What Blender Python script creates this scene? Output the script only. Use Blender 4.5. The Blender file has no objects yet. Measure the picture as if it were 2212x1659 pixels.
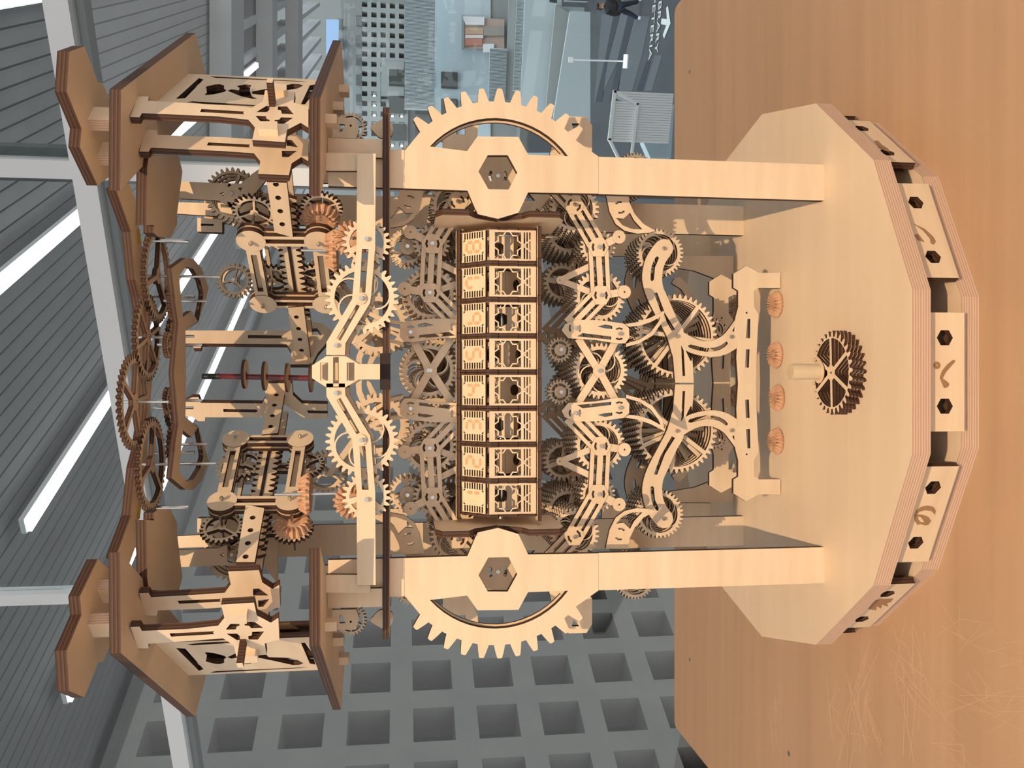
import bpy, bmesh, math, random
from math import sin, cos, pi, radians, hypot, atan2
from mathutils import Vector, Matrix
from mathutils.geometry import tessellate_polygon
S = bpy.context.scene
COL = S.collection
random.seed(7)
# ---------------------------------------------------------------- camera, light, exposure
P_ = .129241
cd = bpy.data.cameras.new('camera'); cd.sensor_fit = 'HORIZONTAL'; cd.sensor_width = 36; cd.lens = 30.204
cd.clip_start = .01; cd.clip_end = 300
cam = bpy.data.objects.new('camera', cd); COL.objects.link(cam)
# the photograph is turned a quarter: picture right is downwards in the room, picture top is the room's right
dn = Vector((0, -sin(P_), -cos(P_))); rt = Vector((1, 0, 0)); bk = Vector((0, -cos(P_), sin(P_)))
m = Matrix((dn, rt, bk)).transposed().to_4x4(); m.translation = (-.00993, -.94173, .411875)
cam.matrix_world = m
S.camera = cam
vs = S.view_settings; vs.view_transform = 'Standard'; vs.look = 'None'; vs.gamma = 1; vs.exposure = 0.0
vs.use_curve_mapping = False
S.cycles.use_denoising = True
S.cycles.max_bounces = 6; S.cycles.transparent_max_bounces = 12
w = bpy.data.worlds.new('world'); S.world = w; w.use_nodes = True
bgn = w.node_tree.nodes['Background']; bgn.inputs[0].default_value = (1.0, .985, .965, 1); bgn.inputs[1].default_value = .95
ld = bpy.data.lights.new('warm_spotlight', 'SPOT'); ld.energy = 385; ld.color = (1, .72, .44); ld.spot_size = radians(52); ld.spot_blend = .35
ld.shadow_soft_size = .012
lo = bpy.data.objects.new('warm_spotlight', ld); COL.objects.link(lo)
lp = Vector((-.04, -2.45, 2.4)); lo.location = lp
lo.rotation_euler = (Vector((0, -.05, .22)) - lp).to_track_quat('-Z', 'Y').to_euler()
al = bpy.data.lights.new('atrium_skylight_fill', 'AREA'); al.shape = 'RECTANGLE'; al.size = 44; al.size_y = 30; al.energy = 21000; al.color = (.86, .95, 1)  # added area light over the atrium, out of view, to brighten its far walls
ao = bpy.data.objects.new('atrium_skylight_fill', al); COL.objects.link(ao); ao.location = (8, 29, 30)
# ---------------------------------------------------------------- materials
def mat(name):
    M = bpy.data.materials.new(name); M.use_nodes = True
    nt = M.node_tree; b = nt.nodes['Principled BSDF']
    return M, nt, b
def plain(name, col, rough=.6, metal=0, emit=None, es=0):
    M, nt, b = mat(name); b.inputs['Base Color'].default_value = (*col, 1); b.inputs['Roughness'].default_value = rough
    b.inputs['Metallic'].default_value = metal
    if emit: b.inputs['Emission Color'].default_value = (*emit, 1); b.inputs['Emission Strength'].default_value = es
    return M
def noisy(name, c1, c2, scale=(8, 8, 60), rough=.6, coord='Object', nscale=1.0, rnd=.0, contrast=(.3, .7)):
    M, nt, b = mat(name); N = nt.nodes; L = nt.links
    tc = N.new('ShaderNodeTexCoord'); mp = N.new('ShaderNodeMapping'); mp.inputs['Scale'].default_value = scale
    oi = N.new('ShaderNodeObjectInfo'); ad = N.new('ShaderNodeVectorMath'); ad.operation = 'MULTIPLY_ADD'
    ad.inputs[1].default_value = (1, 1, 1)
    vm = N.new('ShaderNodeVectorMath'); vm.operation = 'SCALE'; vm.inputs[0].default_value = (7, 3, 5)
    L.new(oi.outputs['Random'], vm.inputs['Scale']); L.new(tc.outputs[coord], mp.inputs[0])
    L.new(mp.outputs[0], ad.inputs[0]); L.new(vm.outputs[0], ad.inputs[2])
    no = N.new('ShaderNodeTexNoise'); no.inputs['Scale'].default_value = nscale; no.inputs['Detail'].default_value = 5
    L.new(ad.outputs[0], no.inputs['Vector'])
    mr = N.new('ShaderNodeMapRange'); mr.inputs[1].default_value = contrast[0]; mr.inputs[2].default_value = contrast[1]
    L.new(no.outputs['Fac'], mr.inputs[0])
    mx = N.new('ShaderNodeMix'); mx.data_type = 'RGBA'; mx.inputs[6].default_value = (*c1, 1); mx.inputs[7].default_value = (*c2, 1)
    L.new(mr.outputs[0], mx.inputs[0]); out = mx.outputs[2]
    if rnd:
        hs = N.new('ShaderNodeHueSaturation'); r2 = N.new('ShaderNodeMapRange'); r2.inputs[3].default_value = 1 - rnd; r2.inputs[4].default_value = 1 + rnd
        L.new(oi.outputs['Random'], r2.inputs[0]); L.new(r2.outputs[0], hs.inputs['Value']); L.new(out, hs.inputs['Color']); out = hs.outputs[0]
    L.new(out, b.inputs['Base Color']); b.inputs['Roughness'].default_value = rough
    return M
def layered(name, cols, period, rough=.7):
    """cut edge of plywood: veneer layers along the thickness (UV y, metres), streaks along the edge"""
    M, nt, b = mat(name); N = nt.nodes; L = nt.links
    uv = N.new('ShaderNodeUVMap'); sx = N.new('ShaderNodeSeparateXYZ'); L.new(uv.outputs[0], sx.inputs[0])
    mp = N.new('ShaderNodeMapping'); mp.inputs['Scale'].default_value = (60, 1.0 / period * 3, 1); L.new(uv.outputs[0], mp.inputs[0])
    no = N.new('ShaderNodeTexNoise'); no.inputs['Scale'].default_value = 1; no.inputs['Detail'].default_value = 4; L.new(mp.outputs[0], no.inputs['Vector'])
    dv = N.new('ShaderNodeMath'); dv.operation = 'DIVIDE'; dv.inputs[1].default_value = period; L.new(sx.outputs[1], dv.inputs[0])
    fr = N.new('ShaderNodeMath'); fr.operation = 'FRACT'; L.new(dv.outputs[0], fr.inputs[0])
    ad = N.new('ShaderNodeMath'); ad.operation = 'MULTIPLY_ADD'; ad.inputs[1].default_value = .55; L.new(no.outputs['Fac'], ad.inputs[0]); L.new(fr.outputs[0], ad.inputs[2])
    cr = N.new('ShaderNodeValToRGB'); el = cr.color_ramp.elements
    el[0].position = .2; el[0].color = (*cols[0], 1); el[1].position = 1.35 / 1.55; el[1].color = (*cols[2], 1)
    e = el.new(.55); e.color = (*cols[1], 1)
    mu = N.new('ShaderNodeMath'); mu.operation = 'MULTIPLY'; mu.inputs[1].default_value = 1 / 1.55; L.new(ad.outputs[0], mu.inputs[0])
    L.new(mu.outputs[0], cr.inputs[0]); L.new(cr.outputs[0], b.inputs['Base Color']); b.inputs['Roughness'].default_value = rough
    return M
BIRCH = noisy('birch_face', (.70, .53, .36), (.79, .62, .435), (9, 9, 70), .55, rnd=.04)
BIRCH2 = noisy('birch_face_level_grain', (.76, .59, .42), (.81, .645, .47), (3, 34, 9), .55, rnd=.04)
EDGE = layered('laser_cut_edge', ((.020, .008, .005), (.066, .026, .012), (.125, .055, .026)), .0030)
PLYEDGE = layered('raw_plywood_edge', ((.42, .26, .18), (.60, .42, .31), (.70, .53, .40)), .0023)
ENGR = plain('engraved_wood', (.30, .17, .085), .8)
SEGM = plain('engraved_digit', (.64, .36, .19), .8)
DARKCUT = plain('burnt_slot_inlay', (.045, .020, .011), .9)  # inlay colour: burnt wood plus the shade inside an open cut
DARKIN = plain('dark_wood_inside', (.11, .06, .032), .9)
BEVEL = noisy('beech_bevel', (.50, .27, .15), (.66, .40, .25), (90, 90, 90), .7)
DOWEL = noisy('dowel_wood', (.62, .46, .29), (.74, .57, .37), (200, 200, 12), .6)
STEEL = plain('steel', (.62, .60, .57), .25, 1)
BLACKP = plain('black_plastic', (.02, .02, .02), .4)
PENC = plain('dark_red_lacquer', (.13, .012, .015), .2)
TAPE = plain('yellow_tape', (.62, .42, .04), .5)
TABLE = noisy('table_veneer', (.475, .305, .185), (.585, .38, .24), (1.6, 30, 2), .5, contrast=(.25, .75))
SCR = plain('pale_scratch', (.62, .43, .30), .6)
GREYW = noisy('grey_painted_concrete', (.225, .222, .22), (.26, .258, .25), (3, 3, 3), .8)
SLAT = noisy('grey_ceiling_slat', (.34, .345, .35), (.39, .395, .40), (2, 2, 2), .55)
SLATB = noisy('ceiling_board', (.19, .195, .20), (.22, .225, .23), (2, 2, 2), .8)
SLATL = noisy('skylit_ceiling_slat', (.40, .43, .46), (.58, .61, .64), (.4, .4, .4), .6)  # far slats, skylight put into the paler colour
ALU = noisy('white_aluminium', (.86, .87, .89), (.90, .91, .92), (3, 3, 3), .4)
ALUD = plain('shade_and_plug_grey', (.13, .14, .145), .6)  # table plugs, and window bar sides with their shade put into the grey
WHITEW = noisy('white_wall', (.40, .475, .505), (.46, .53, .56), (.2, .2, .2), .8)
WHITEB = plain('pale_blue_wall', (.46, .57, .63), .8)
GREYF = plain('grey_far_wall', (.30, .33, .335), .8)
HOLED = plain('dark_window_glass', (.035, .05, .05), .15)
HOLEF = plain('far_window', (.12, .14, .15), .5)
FLOORD = noisy('dark_floor', (.035, .042, .050), (.05, .055, .062), (.5, .5, .5), .45)
STRP = plain('dark_stripe', (.018, .024, .036), .45)
STRL = plain('pale_stripe', (.075, .085, .10), .45)
MARK = plain('white_floor_paint', (.50, .53, .52), .6)
LAMP = plain('lamp_diffuser', (.9, .9, .9), .5, 0, (1, 1, 1), 3.2)
LAMPF = plain('far_lamp', (.9, .9, .9), .5, 0, (1, 1, 1), 6)
def glassmat():
    M = bpy.data.materials.new('window_glass'); M.use_nodes = True; nt = M.node_tree; N = nt.nodes; L = nt.links
    N.remove(N['Principled BSDF']); t = N.new('ShaderNodeBsdfTransparent'); t.inputs[0].default_value = (.93, .96, .96, 1)
    g = N.new('ShaderNodeBsdfGlossy'); g.inputs['Roughness'].default_value = .02; mx = N.new('ShaderNodeMixShader'); mx.inputs[0].default_value = .05
    L.new(t.outputs[0], mx.inputs[1]); L.new(g.outputs[0], mx.inputs[2]); L.new(mx.outputs[0], N['Material Output'].inputs[0])
    return M
GLASS = glassmat()
# ---------------------------------------------------------------- geometry helpers
X_, Y_, Z_ = Vector((1, 0, 0)), Vector((0, 1, 0)), Vector((0, 0, 1))
class Fr:
    """a plane: origin, two axes, and the normal that its front side looks along"""
    def __init__(s, o, ex, ey): s.o = Vector(o); s.ex = Vector(ex); s.ey = Vector(ey); s.n = s.ex.cross(s.ey)
    def at(s, a, b, c=0): return s.o + s.ex * a + s.ey * b + s.n * c
    def back(s, d): return Fr(s.o - s.n * d, s.ex, s.ey)
def FY(y): return Fr((0, y, 0), X_, Z_)
def FV(ox, oy, th): t = radians(th); return Fr((ox, oy, 0), (cos(t), sin(t), 0), Z_)
def FH(z): return Fr((0, 0, z), X_, Y_)
def area(p): return sum(p[i][0] * p[(i + 1) % len(p)][1] - p[(i + 1) % len(p)][0] * p[i][1] for i in range(len(p))) / 2
def cr(pts, n=4, closed=True):
    """smooth curve through points"""
    out = []; k = len(pts)
    for i in range(k if closed else k - 1):
        p = [pts[(i + j - 1) % k] if closed else pts[min(max(i + j - 1, 0), k - 1)] for j in range(4)]
        for q in range(n):
            t = q / n; t2 = t * t; t3 = t2 * t
            out.append(tuple(.5 * (2 * p[1][c] + (p[2][c] - p[0][c]) * t + (2 * p[0][c] - 5 * p[1][c] + 4 * p[2][c] - p[3][c]) * t2 + (3 * p[1][c] - p[0][c] - 3 * p[2][c] + p[3][c]) * t3) for c in (0, 1)))
    if not closed: out.append(tuple(pts[-1]))
    return out
def circ(c, r, n=16, a0=0): return [(c[0] + r * cos(a0 + 2 * pi * i / n), c[1] + r * sin(a0 + 2 * pi * i / n)) for i in range(n)]
def rect(a0, b0, a1, b1): return [(a0, b0), (a1, b0), (a1, b1), (a0, b1)]
def mir(p, s, x0=0.): return [(x0 + s * (a - x0), b) for a, b in p]
def refl(p, z0): return [(a, 2 * z0 - b) for a, b in p]
class MB:
    def __init__(s): s.v = []; s.f = []; s.m = []; s.u = []
    def prism(s, fr, out, holes=(), t=.003, c0=0., mi=(0, 1)):
        loops = []
        for k, p in enumerate([out] + list(holes)):
            a = area(p)
            p = list(p)
            if (a < 0) == (k == 0): p.reverse()
            loops.append(p)
        flat = [q for p in loops for q in p]; b = len(s.v); n = len(flat)
        s.v += [fr.at(x, y, c0) for x, y in flat] + [fr.at(x, y, c0 - t) for x, y in flat]
        for tri in tessellate_polygon([[Vector((x, y, 0)) for x, y in p] for p in loops]):
            i, j, k = tri
            A = (flat[j][0] - flat[i][0]) * (flat[k][1] - flat[i][1]) - (flat[k][0] - flat[i][0]) * (flat[j][1] - flat[i][1])
            if abs(A) < 1e-14: continue
            if A < 0: j, k = k, j
            s.f += [(b + i, b + j, b + k), (b + n + i, b + n + k, b + n + j)]; s.m += [mi[0]] * 2
            s.u += [[(0, 0)] * 3] * 2
        q = 0
        for p in loops:
            L = 0
            for i in range(len(p)):
                j = (i + 1) % len(p); d = hypot(p[j][0] - p[i][0], p[j][1] - p[i][1])
                s.f.append((b + q + j, b + q + i, b + n + q + i, b + n + q + j)); s.m.append(mi[1])
                s.u.append([(L + d, 0), (L, 0), (L, t), (L + d, t)]); L += d
            q += len(p)
        return s
    def box(s, x0, y0, z0, x1, y1, z1, mi=(0, 1)): return s.prism(FH(z1), rect(x0, y0, x1, y1), (), z1 - z0, 0, mi)
    def cyl(s, p0, p1, r0, r1=None, n=12, mi=0, cap=None):
        r1 = r0 if r1 is None else r1; p0 = Vector(p0); p1 = Vector(p1); d = (p1 - p0).normalized()
        a = d.orthogonal().normalized(); c = d.cross(a); b = len(s.v)
        for p, r in ((p0, r0), (p1, r1)): s.v += [p + (a * cos(2 * pi * i / n) + c * sin(2 * pi * i / n)) * r for i in range(n)]
        for i in range(n):
            j = (i + 1) % n; s.f.append((b + i, b + j, b + n + j, b + n + i)); s.m.append(mi); s.u.append([(0, 0)] * 4)
        s.f += [tuple(b + i for i in reversed(range(n))), tuple(b + n + i for i in range(n))]; s.m += [mi if cap is None else cap] * 2; s.u += [[(0, 0)] * n] * 2
        return s
    def stroke(s, fr, pl, w, t, closed=False, c0=0., mi=(0, 1)):
        k = len(pl)
        for i in range(k if closed else k - 1):
            (x0, y0), (x1, y1) = pl[i], pl[(i + 1) % k]; d = hypot(x1 - x0, y1 - y0) or 1e-9
            ux, uy = (x1 - x0) / d, (y1 - y0) / d; nx, ny = -uy * w / 2, ux * w / 2; e = w * .3
            s.prism(fr, [(x0 - ux * e + nx, y0 - uy * e + ny), (x0 - ux * e - nx, y0 - uy * e - ny), (x1 + ux * e - nx, y1 + uy * e - ny), (x1 + ux * e + nx, y1 + uy * e + ny)], (), t, c0 + i * 1e-5, mi)
        return s
    def mesh(s, name, mats, off=Vector()):
        me = bpy.data.meshes.new(name); me.from_pydata([tuple(v - off) for v in s.v], [], s.f); me.update()
        for M in mats: me.materials.append(M)
        me.polygons.foreach_set('material_index', s.m)
        uvl = me.uv_layers.new(name='UVMap'); uvl.data.foreach_set('uv', [c for f in s.u for q in f for c in q])
        return me
OFF = {}
WOOD = (BIRCH, EDGE)
def link(o, parent=None):
    COL.objects.link(o)
    if parent is not None: o.parent = parent
    return o
def part(name, mb, parent=None, mats=WOOD, label=None, kind=None):
    off = OFF.get(parent.name, Vector()) if parent else Vector()
    o = bpy.data.objects.new(name, mb.mesh(name, mats, off)); link(o, parent)
    OFF[o.name] = off
    if label: o['label'] = label
    if kind: o['kind'] = kind
    return o
def thing(name, label, cat, loc=(0, 0, 0), group=None):
    o = bpy.data.objects.new(name, None); o.empty_display_size = .01; COL.objects.link(o); o.location = loc
    o['label'] = label; o['category'] = cat
    if group: o['group'] = group
    OFF[o.name] = Vector(loc)
    return o
def struct(name, mb, mats, parent=None):
    o = part(name, mb, parent, mats)
    if parent is None: o['kind'] = 'structure'
    return o
def plate(name, fr, out, holes=(), t=.003, parent=None, mats=WOOD, label=None): return part(name, MB().prism(fr, out, holes, t), parent, mats, label)
_scr = None
def screw(fr, a, b, parent, r=.0021, h=.0018):
    """small steel nut with the end of its bolt"""
    mb = MB(); mb.prism(fr, circ((a, b), r, 6), (), h, h, (0, 0)); mb.prism(fr, circ((a, b), r * .5, 8), (), .0012, h + .0012, (0, 0))
    return part('nut', mb, parent, (STEEL,))
def bar_outline(p, q, w0, w1=None):
    w1 = w0 if w1 is None else w1; d = hypot(q[0] - p[0], q[1] - p[1]); ux, uy = (q[0] - p[0]) / d, (q[1] - p[1]) / d; nx, ny = -uy, ux
    return [(p[0] + nx * w0 / 2, p[1] + ny * w0 / 2), (p[0] - nx * w0 / 2, p[1] - ny * w0 / 2), (q[0] - nx * w1 / 2, q[1] - ny * w1 / 2), (q[0] + nx * w1 / 2, q[1] + ny * w1 / 2)]
def slot(p, q, f0, f1, off, w):
    d = hypot(q[0] - p[0], q[1] - p[1]); ux, uy = (q[0] - p[0]) / d, (q[1] - p[1]) / d
    a = (p[0] + ux * d * f0 - uy * off, p[1] + uy * d * f0 + ux * off); b = (p[0] + ux * d * f1 - uy * off, p[1] + uy * d * f1 + ux * off)
    return bar_outline(a, b, w)
def chevrons(c, r, ang=0, w=None):
    """the two small bracket-shaped cuts on either side of a bolt"""
    w = w or r * .28; out = []
    for k in (0, pi):
        q = []
        for rr in (r, r - w):
            l = [(c[0] + rr * cos(ang + k + a), c[1] + rr * sin(ang + k + a)) for a in (-.62, 0, .62)]
            q.append(l)
        out.append(q[0] + q[1][::-1])
    return out
# ---------------------------------------------------------------- gears
GM = {}
def gear2d(N, R):
    md = 2 * R / (N + 2); rr = R - 2.3 * md; rp = R - .95 * md; p = []; st = 2 * pi / N
    for i in range(N):
        a = i * st
        for r, f in ((rr, -.33), (rp, -.235), (R * .99, -.10), (R, 0), (R * .99, .10), (rp, .235), (rr, .33)): p.append((r * cos(a + f * st), r * sin(a + f * st)))
    return p, rr
def gear_mesh(N, R, style, t=.004, rin=.74):
    key = (N, round(R, 4), style, t, rin)
    if key in GM: return GM[key]
    out, rr = gear2d(N, R); ri = rr * (rin + .1); hub = max(R * .16, .0035); holes = []; mb = MB(); fr = FY(0); bore = circ((0, 0), .0012, 8)
    if style in ('three', 'six', 'five', 'wide'):
        k = dict(three=3, six=6, five=5, wide=3)[style]; w = R * (.10 if style != 'wide' else .24)
        for i in range(k):
            a0 = 2 * pi * i / k + .3; a1 = a0 + 2 * pi / k; h = hub * 1.15
            d0, d1 = w / h / 2 if w / h / 2 < pi / k * .9 else pi / k * .9, w / ri / 2
            holes.append([(ri * cos(a0 + d1 + (a1 - a0 - 2 * d1) * q / 8), ri * sin(a0 + d1 + (a1 - a0 - 2 * d1) * q / 8)) for q in range(9)] + [(h * cos(a1 - d0 - (a1 - a0 - 2 * d0) * q / 2), h * sin(a1 - d0 - (a1 - a0 - 2 * d0) * q / 2)) for q in range(3)])
        mb.prism(fr, out, holes + [bore], t)
    elif style == 'solid':
        for i in range(5): holes.append(circ((R * .5 * cos(i * 2 * pi / 5), R * .5 * sin(i * 2 * pi / 5)), R * .13, 6))
        mb.prism(fr, out, holes + [bore], t)
    else:  # curl: thin rim carried by curled spokes
        ri = rr * .86
        mb.prism(fr, out, [circ((0, 0), ri, 40)], t); mb.prism(fr, circ((0, 0), hub * .8, 14), [bore], t)
        k = 5; wd = max(R * .045, .0011)
        for i in range(k):
            a = 2 * pi * i / k; c = (ri * .52 * cos(a), ri * .52 * sin(a)); r = ri * .50
            pl = [(c[0] + r * cos(a + pi + q * pi / 9), c[1] + r * sin(a + pi + q * pi / 9)) for q in range(10)]
            ou = [(c[0] + (r + wd / 2) * cos(a + pi + q * pi / 9), c[1] + (r + wd / 2) * sin(a + pi + q * pi / 9)) for q in range(10)]
            inn = [(c[0] + (r - wd / 2) * cos(a + pi + q * pi / 9), c[1] + (r - wd / 2) * sin(a + pi + q * pi / 9)) for q in reversed(range(10))]
            mb.prism(fr, ou + inn, (), t * .98, -1e-5)
    GM[key] = mb.mesh('gear_disc', WOOD)
    return GM[key]
def gear_obj(me, mw, parent, rot=0., name='gear_disc'):
    """mw: matrix that carries the gear's own plane (XZ, looking along -Y) to where it sits, relative to the parent"""
    o = bpy.data.objects.new(name, me); link(o, parent); o.matrix_basis = mw @ Matrix.Rotation(rot, 4, 'Y'); return o
def axes(fr, a, b, c=0.):
    m = Matrix((fr.ex, -fr.n, fr.ey)).transposed().to_4x4(); m.translation = fr.at(a, b, c); return m
def gear_train(fr, a, b, R, N, style, layers, gap, label, group=None, t=.004, rin=.74, rot=None, nut=True, cat='gear', cap=0., rodf=.004, rodb=.006):
    loc = fr.at(a, b); g = thing('gear_stack' if layers > 1 else 'spur_gear', label, cat, loc, group)
    me = gear_mesh(N, R, style, t, rin); rot = random.random() if rot is None else rot
    for i in range(layers):
        mw = axes(fr, a, b, -i * gap); mw.translation = mw.translation - loc
        gear_obj(me, mw, g, rot + i * 1.7 * pi / N * (1 if i % 2 else .4))
    mb = MB(); mb.cyl(fr.at(a, b, rodf), fr.at(a, b, -(layers - 1) * gap - t - rodb), .0013, n=8); part('axle', mb, g, (STEEL,))
    if nut: screw(fr.back(-rodf + .001), a, b, g)
    if cap: plate('hub_disc', fr.back(-.0025), circ((a, b), cap, 24), (), .0024, g)
    return g
def side(s): return 'drum eight' if s > 0 else 'drum one'
# ---------------------------------------------------------------- table
tbl = thing('table', 'broad honey-coloured wooden table scratched on top, under the machine', 'table', (0, -.2, -.85))
TX0, TX1, TY0, TY1 = -.616, .655, -1.25, .5313
def rrect(x0, y0, x1, y1, r, n=5):
    p = []
    for cx_, cy_, a in ((x1 - r, y1 - r, 0), (x0 + r, y1 - r, 90), (x0 + r, y0 + r, 180), (x1 - r, y0 + r, 270)):
        p += [(cx_ + r * cos(radians(a + 90 * q / n)), cy_ + r * sin(radians(a + 90 * q / n))) for q in range(n + 1)]
    return p
part('table_top', MB().prism(FH(-.07), rrect(TX0, TY0, TX1, TY1, .012), (), .03), tbl, (TABLE, TABLE))
for lx in (TX0 + .06, TX1 - .06):
    for ly in (TY0 + .06, TY1 - .06): part('leg', MB().box(lx - .03, ly - .03, -.82, lx + .03, ly + .03, -.1), tbl, (TABLE, TABLE))
for (x, y) in [(.5143,.4502),(-.4728,.4502),(-.4723,.0793)]: part('screw_plug', MB().prism(FH(-.0697), circ((x, y), .0032, 10), (), .0005), tbl, (ALUD, ALUD))
scr = MB(); rs = random.Random(3)
for (x0, y0), (x1, y1) in zip([(-.3531,-.0319),(-.3423,-.0766),(-.4244,-.0473),(-.4085,.1251),(-.2845,-.1343),(-.2192,-.2371),(-.2677,-.274),(-.2133,-.3129),(-.2497,-.1586),(-.2947,-.1852),(-.3382,-.2171),(-.338,-.1086),(-.2907,-.2435),(-.2465,-.1852)], [(-.406,-.0422),(-.3959,-.0906),(-.2926,-.1086),(-.4798,.1223),(-.3069,-.2435),(-.224,-.3022),(-.2612,-.3233),(-.2301,-.3293),(-.2985,-.174),(-.3502,-.1778),(-.3363,-.2681),(-.3751,-.1173),(-.2649,-.3233),(-.2878,-.1925)]):
    for k in range(5):
        j = lambda: rs.uniform(-.02, .02)
        scr.stroke(FH(-.0698), [(x0 + j(), y0 + j()), ((x0 + x1) / 2 + j(), (y0 + y1) / 2 + j()), (x1 + j(), y1 + j())], rs.uniform(.00018, .0006), .0002, mi=(0, 0))
part('scratches', scr, tbl, (SCR,), kind='stuff')
# ---------------------------------------------------------------- plinth
pl = thing('plinth', 'fourteen-sided two-tier plywood plinth carrying the machine, with engraved signs around it', 'plinth', (0, 0, -.07))
def ngon(R, n=14): return [(R * sin((k + .5) * 2 * pi / n), -R * cos((k + .5) * 2 * pi / n)) for k in range(n)]
part('top_board', MB().prism(FH(0), ngon(.3), (), .016), pl, (BIRCH2, PLYEDGE))
part('bottom_board', MB().prism(FH(-.0537), ngon(.284), (), .0163), pl, (BIRCH2, PLYEDGE))
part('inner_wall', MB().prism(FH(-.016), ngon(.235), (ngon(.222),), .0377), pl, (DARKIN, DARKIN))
zb = [(-.0038,-.0521)][0][1]; hx = [(.0275,-.0345),(-.0308,-.0345)]; pw = [(.0475,-.0409),(-.0508,-.0409)]
hz = hx[0][1]; hr = .0072; half = (pw[0][0] - pw[1][0]) / 2
gly = {0: [[[(.0101,-.0433),(.0098,-.0413),(.0058,-.0361),(.0006,-.0317),(-.0046,-.0298),(-.0101,-.0321),(-.0133,-.0337),(-.0127,-.0369),(-.0101,-.0385),(-.0086,-.0373),(-.0053,-.0325),(-.0002,-.0353),(.0058,-.0409),(.0084,-.0435)], []], [circ([(.0055,-.0274)][0], .0031, 14), [circ([(.0055,-.0276)][0], .0006, 8)]]]}
c25, s25 = cos(2 * pi / 14), sin(2 * pi / 14)
R_ = .2835
OXL, OYL = -R_ * s25, -R_ * c25
gly[-1] = [[[(.0007,-.0441),(.0047,-.0395),(.0057,-.0334),(.0041,-.0288),(.0015,-.0272),(.0011,-.0324),(-.0013,-.0385),(-.0055,-.0424),(-.0096,-.0408),(-.01,-.0378),(-.0086,-.0331),(-.0094,-.0307),(-.0058,-.0273),(.0003,-.025),(.0054,-.0254),(.0092,-.029),(.0103,-.0344),(.0089,-.0402),(.005,-.0436)], [[(-.0005,-.0286),(-.0018,-.032),(-.0069,-.0366),(-.0068,-.0334),(-.0039,-.0301)]]]]
gly[1] = [[[(.0056,-.0262),(.0002,-.0348),(-.0075,-.0403),(-.0126,-.0416),(-.0158,-.0387),(-.0148,-.0364),(-.0093,-.0367),(-.0016,-.0327)], []], [[(-.0062,-.0237),(-.0049,-.0272),(-.0082,-.0286),(-.0134,-.0309),(-.0117,-.0253),(-.0096,-.0243)], []]]
gly[-2] = [[[(-.004,-.0302),(.0146,-.0278),(.018,-.0332),(.0178,-.0454),(.0102,-.0464),(.0077,-.0435),(-.0005,-.0491),(.0053,-.0399),(-.0039,-.0433),(.0017,-.0363),(-.0076,-.0397)], []]]
gly[2] = [[[(-.0023,-.0335),(-.0011,-.0378),(-.0105,-.0373),(-.0192,-.0392),(-.0257,-.0383),(-.0224,-.0326),(-.0168,-.0311)], []]]
for k in range(-3, 4):
    th = k * 360 / 14; t = radians(th); fr = FV(R_ * sin(t), -R_ * cos(t), th)
    sp = plate('sign_panel', fr, rect(-half, zb, half, -.0163), [circ((s * .0283, hz), hr, 6, pi / 2) for s in (1, -1)], .006, pl)
    for o, h in gly.get(k, []):
        part('engraved_sign', MB().prism(fr.back(-.0003), o, h, .0005), sp, (ENGR, ENGR))
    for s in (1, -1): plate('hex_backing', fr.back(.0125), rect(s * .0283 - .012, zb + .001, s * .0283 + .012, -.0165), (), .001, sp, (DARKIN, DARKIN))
# ---------------------------------------------------------------- main frame
fm = thing('machine_frame', 'tall pale plywood machine frame with pillars, toothed arches and linked arms on the plinth', 'machine', (0, 0, 0))
zB = [(.1784,.2257)][0][1]; zA = [(.1729,.4084)][0][1]
FYp = FY(-.1455)
cen = [(.1546,.3218)][0]; pxm = (.1546,.3218,.1197)[2] / 1000
blk = [(.1703,.2259),(.2055,.2259)]
for k in range(11):
    a = radians(-45.5 + 8.91 * k)
    for r, f in ((826, -3.1), (880, -2.1), (928, -1.15), (931, 0), (928, 1.15), (880, 2.1), (826, 3.1)): blk.append((cen[0] + r * pxm * cos(a + radians(f)), cen[1] + r * pxm * sin(a + radians(f))))
blk += [(.2043,.4081),(.17,.4081),(.1696,.3501),(.1481,.3408),(.1441,.3216),(.1503,.3023),(.1696,.2932)]
hexh = [(.2031,.3312),(.2038,.3125),(.1878,.3035),(.1717,.3117),(.1715,.3306),(.1876,.3398)]
dwin = [(cen[0] + 697 * pxm * cos(radians(a)), cen[1] + 697 * pxm * sin(radians(a))) for a in range(-53, 55, 6)] + [(.2063,.3504),(.2203,.3408),(.2212,.3023),(.2049,.2932)]
ring2 = [(cen[0] + 720 * pxm * cos(radians(a)), cen[1] + 720 * pxm * sin(radians(a))) for a in range(-48, 49, 6)] + [(cen[0] + 684 * pxm * cos(radians(a)), cen[1] + 684 * pxm * sin(radians(a))) for a in range(48, -49, -6)]
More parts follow.
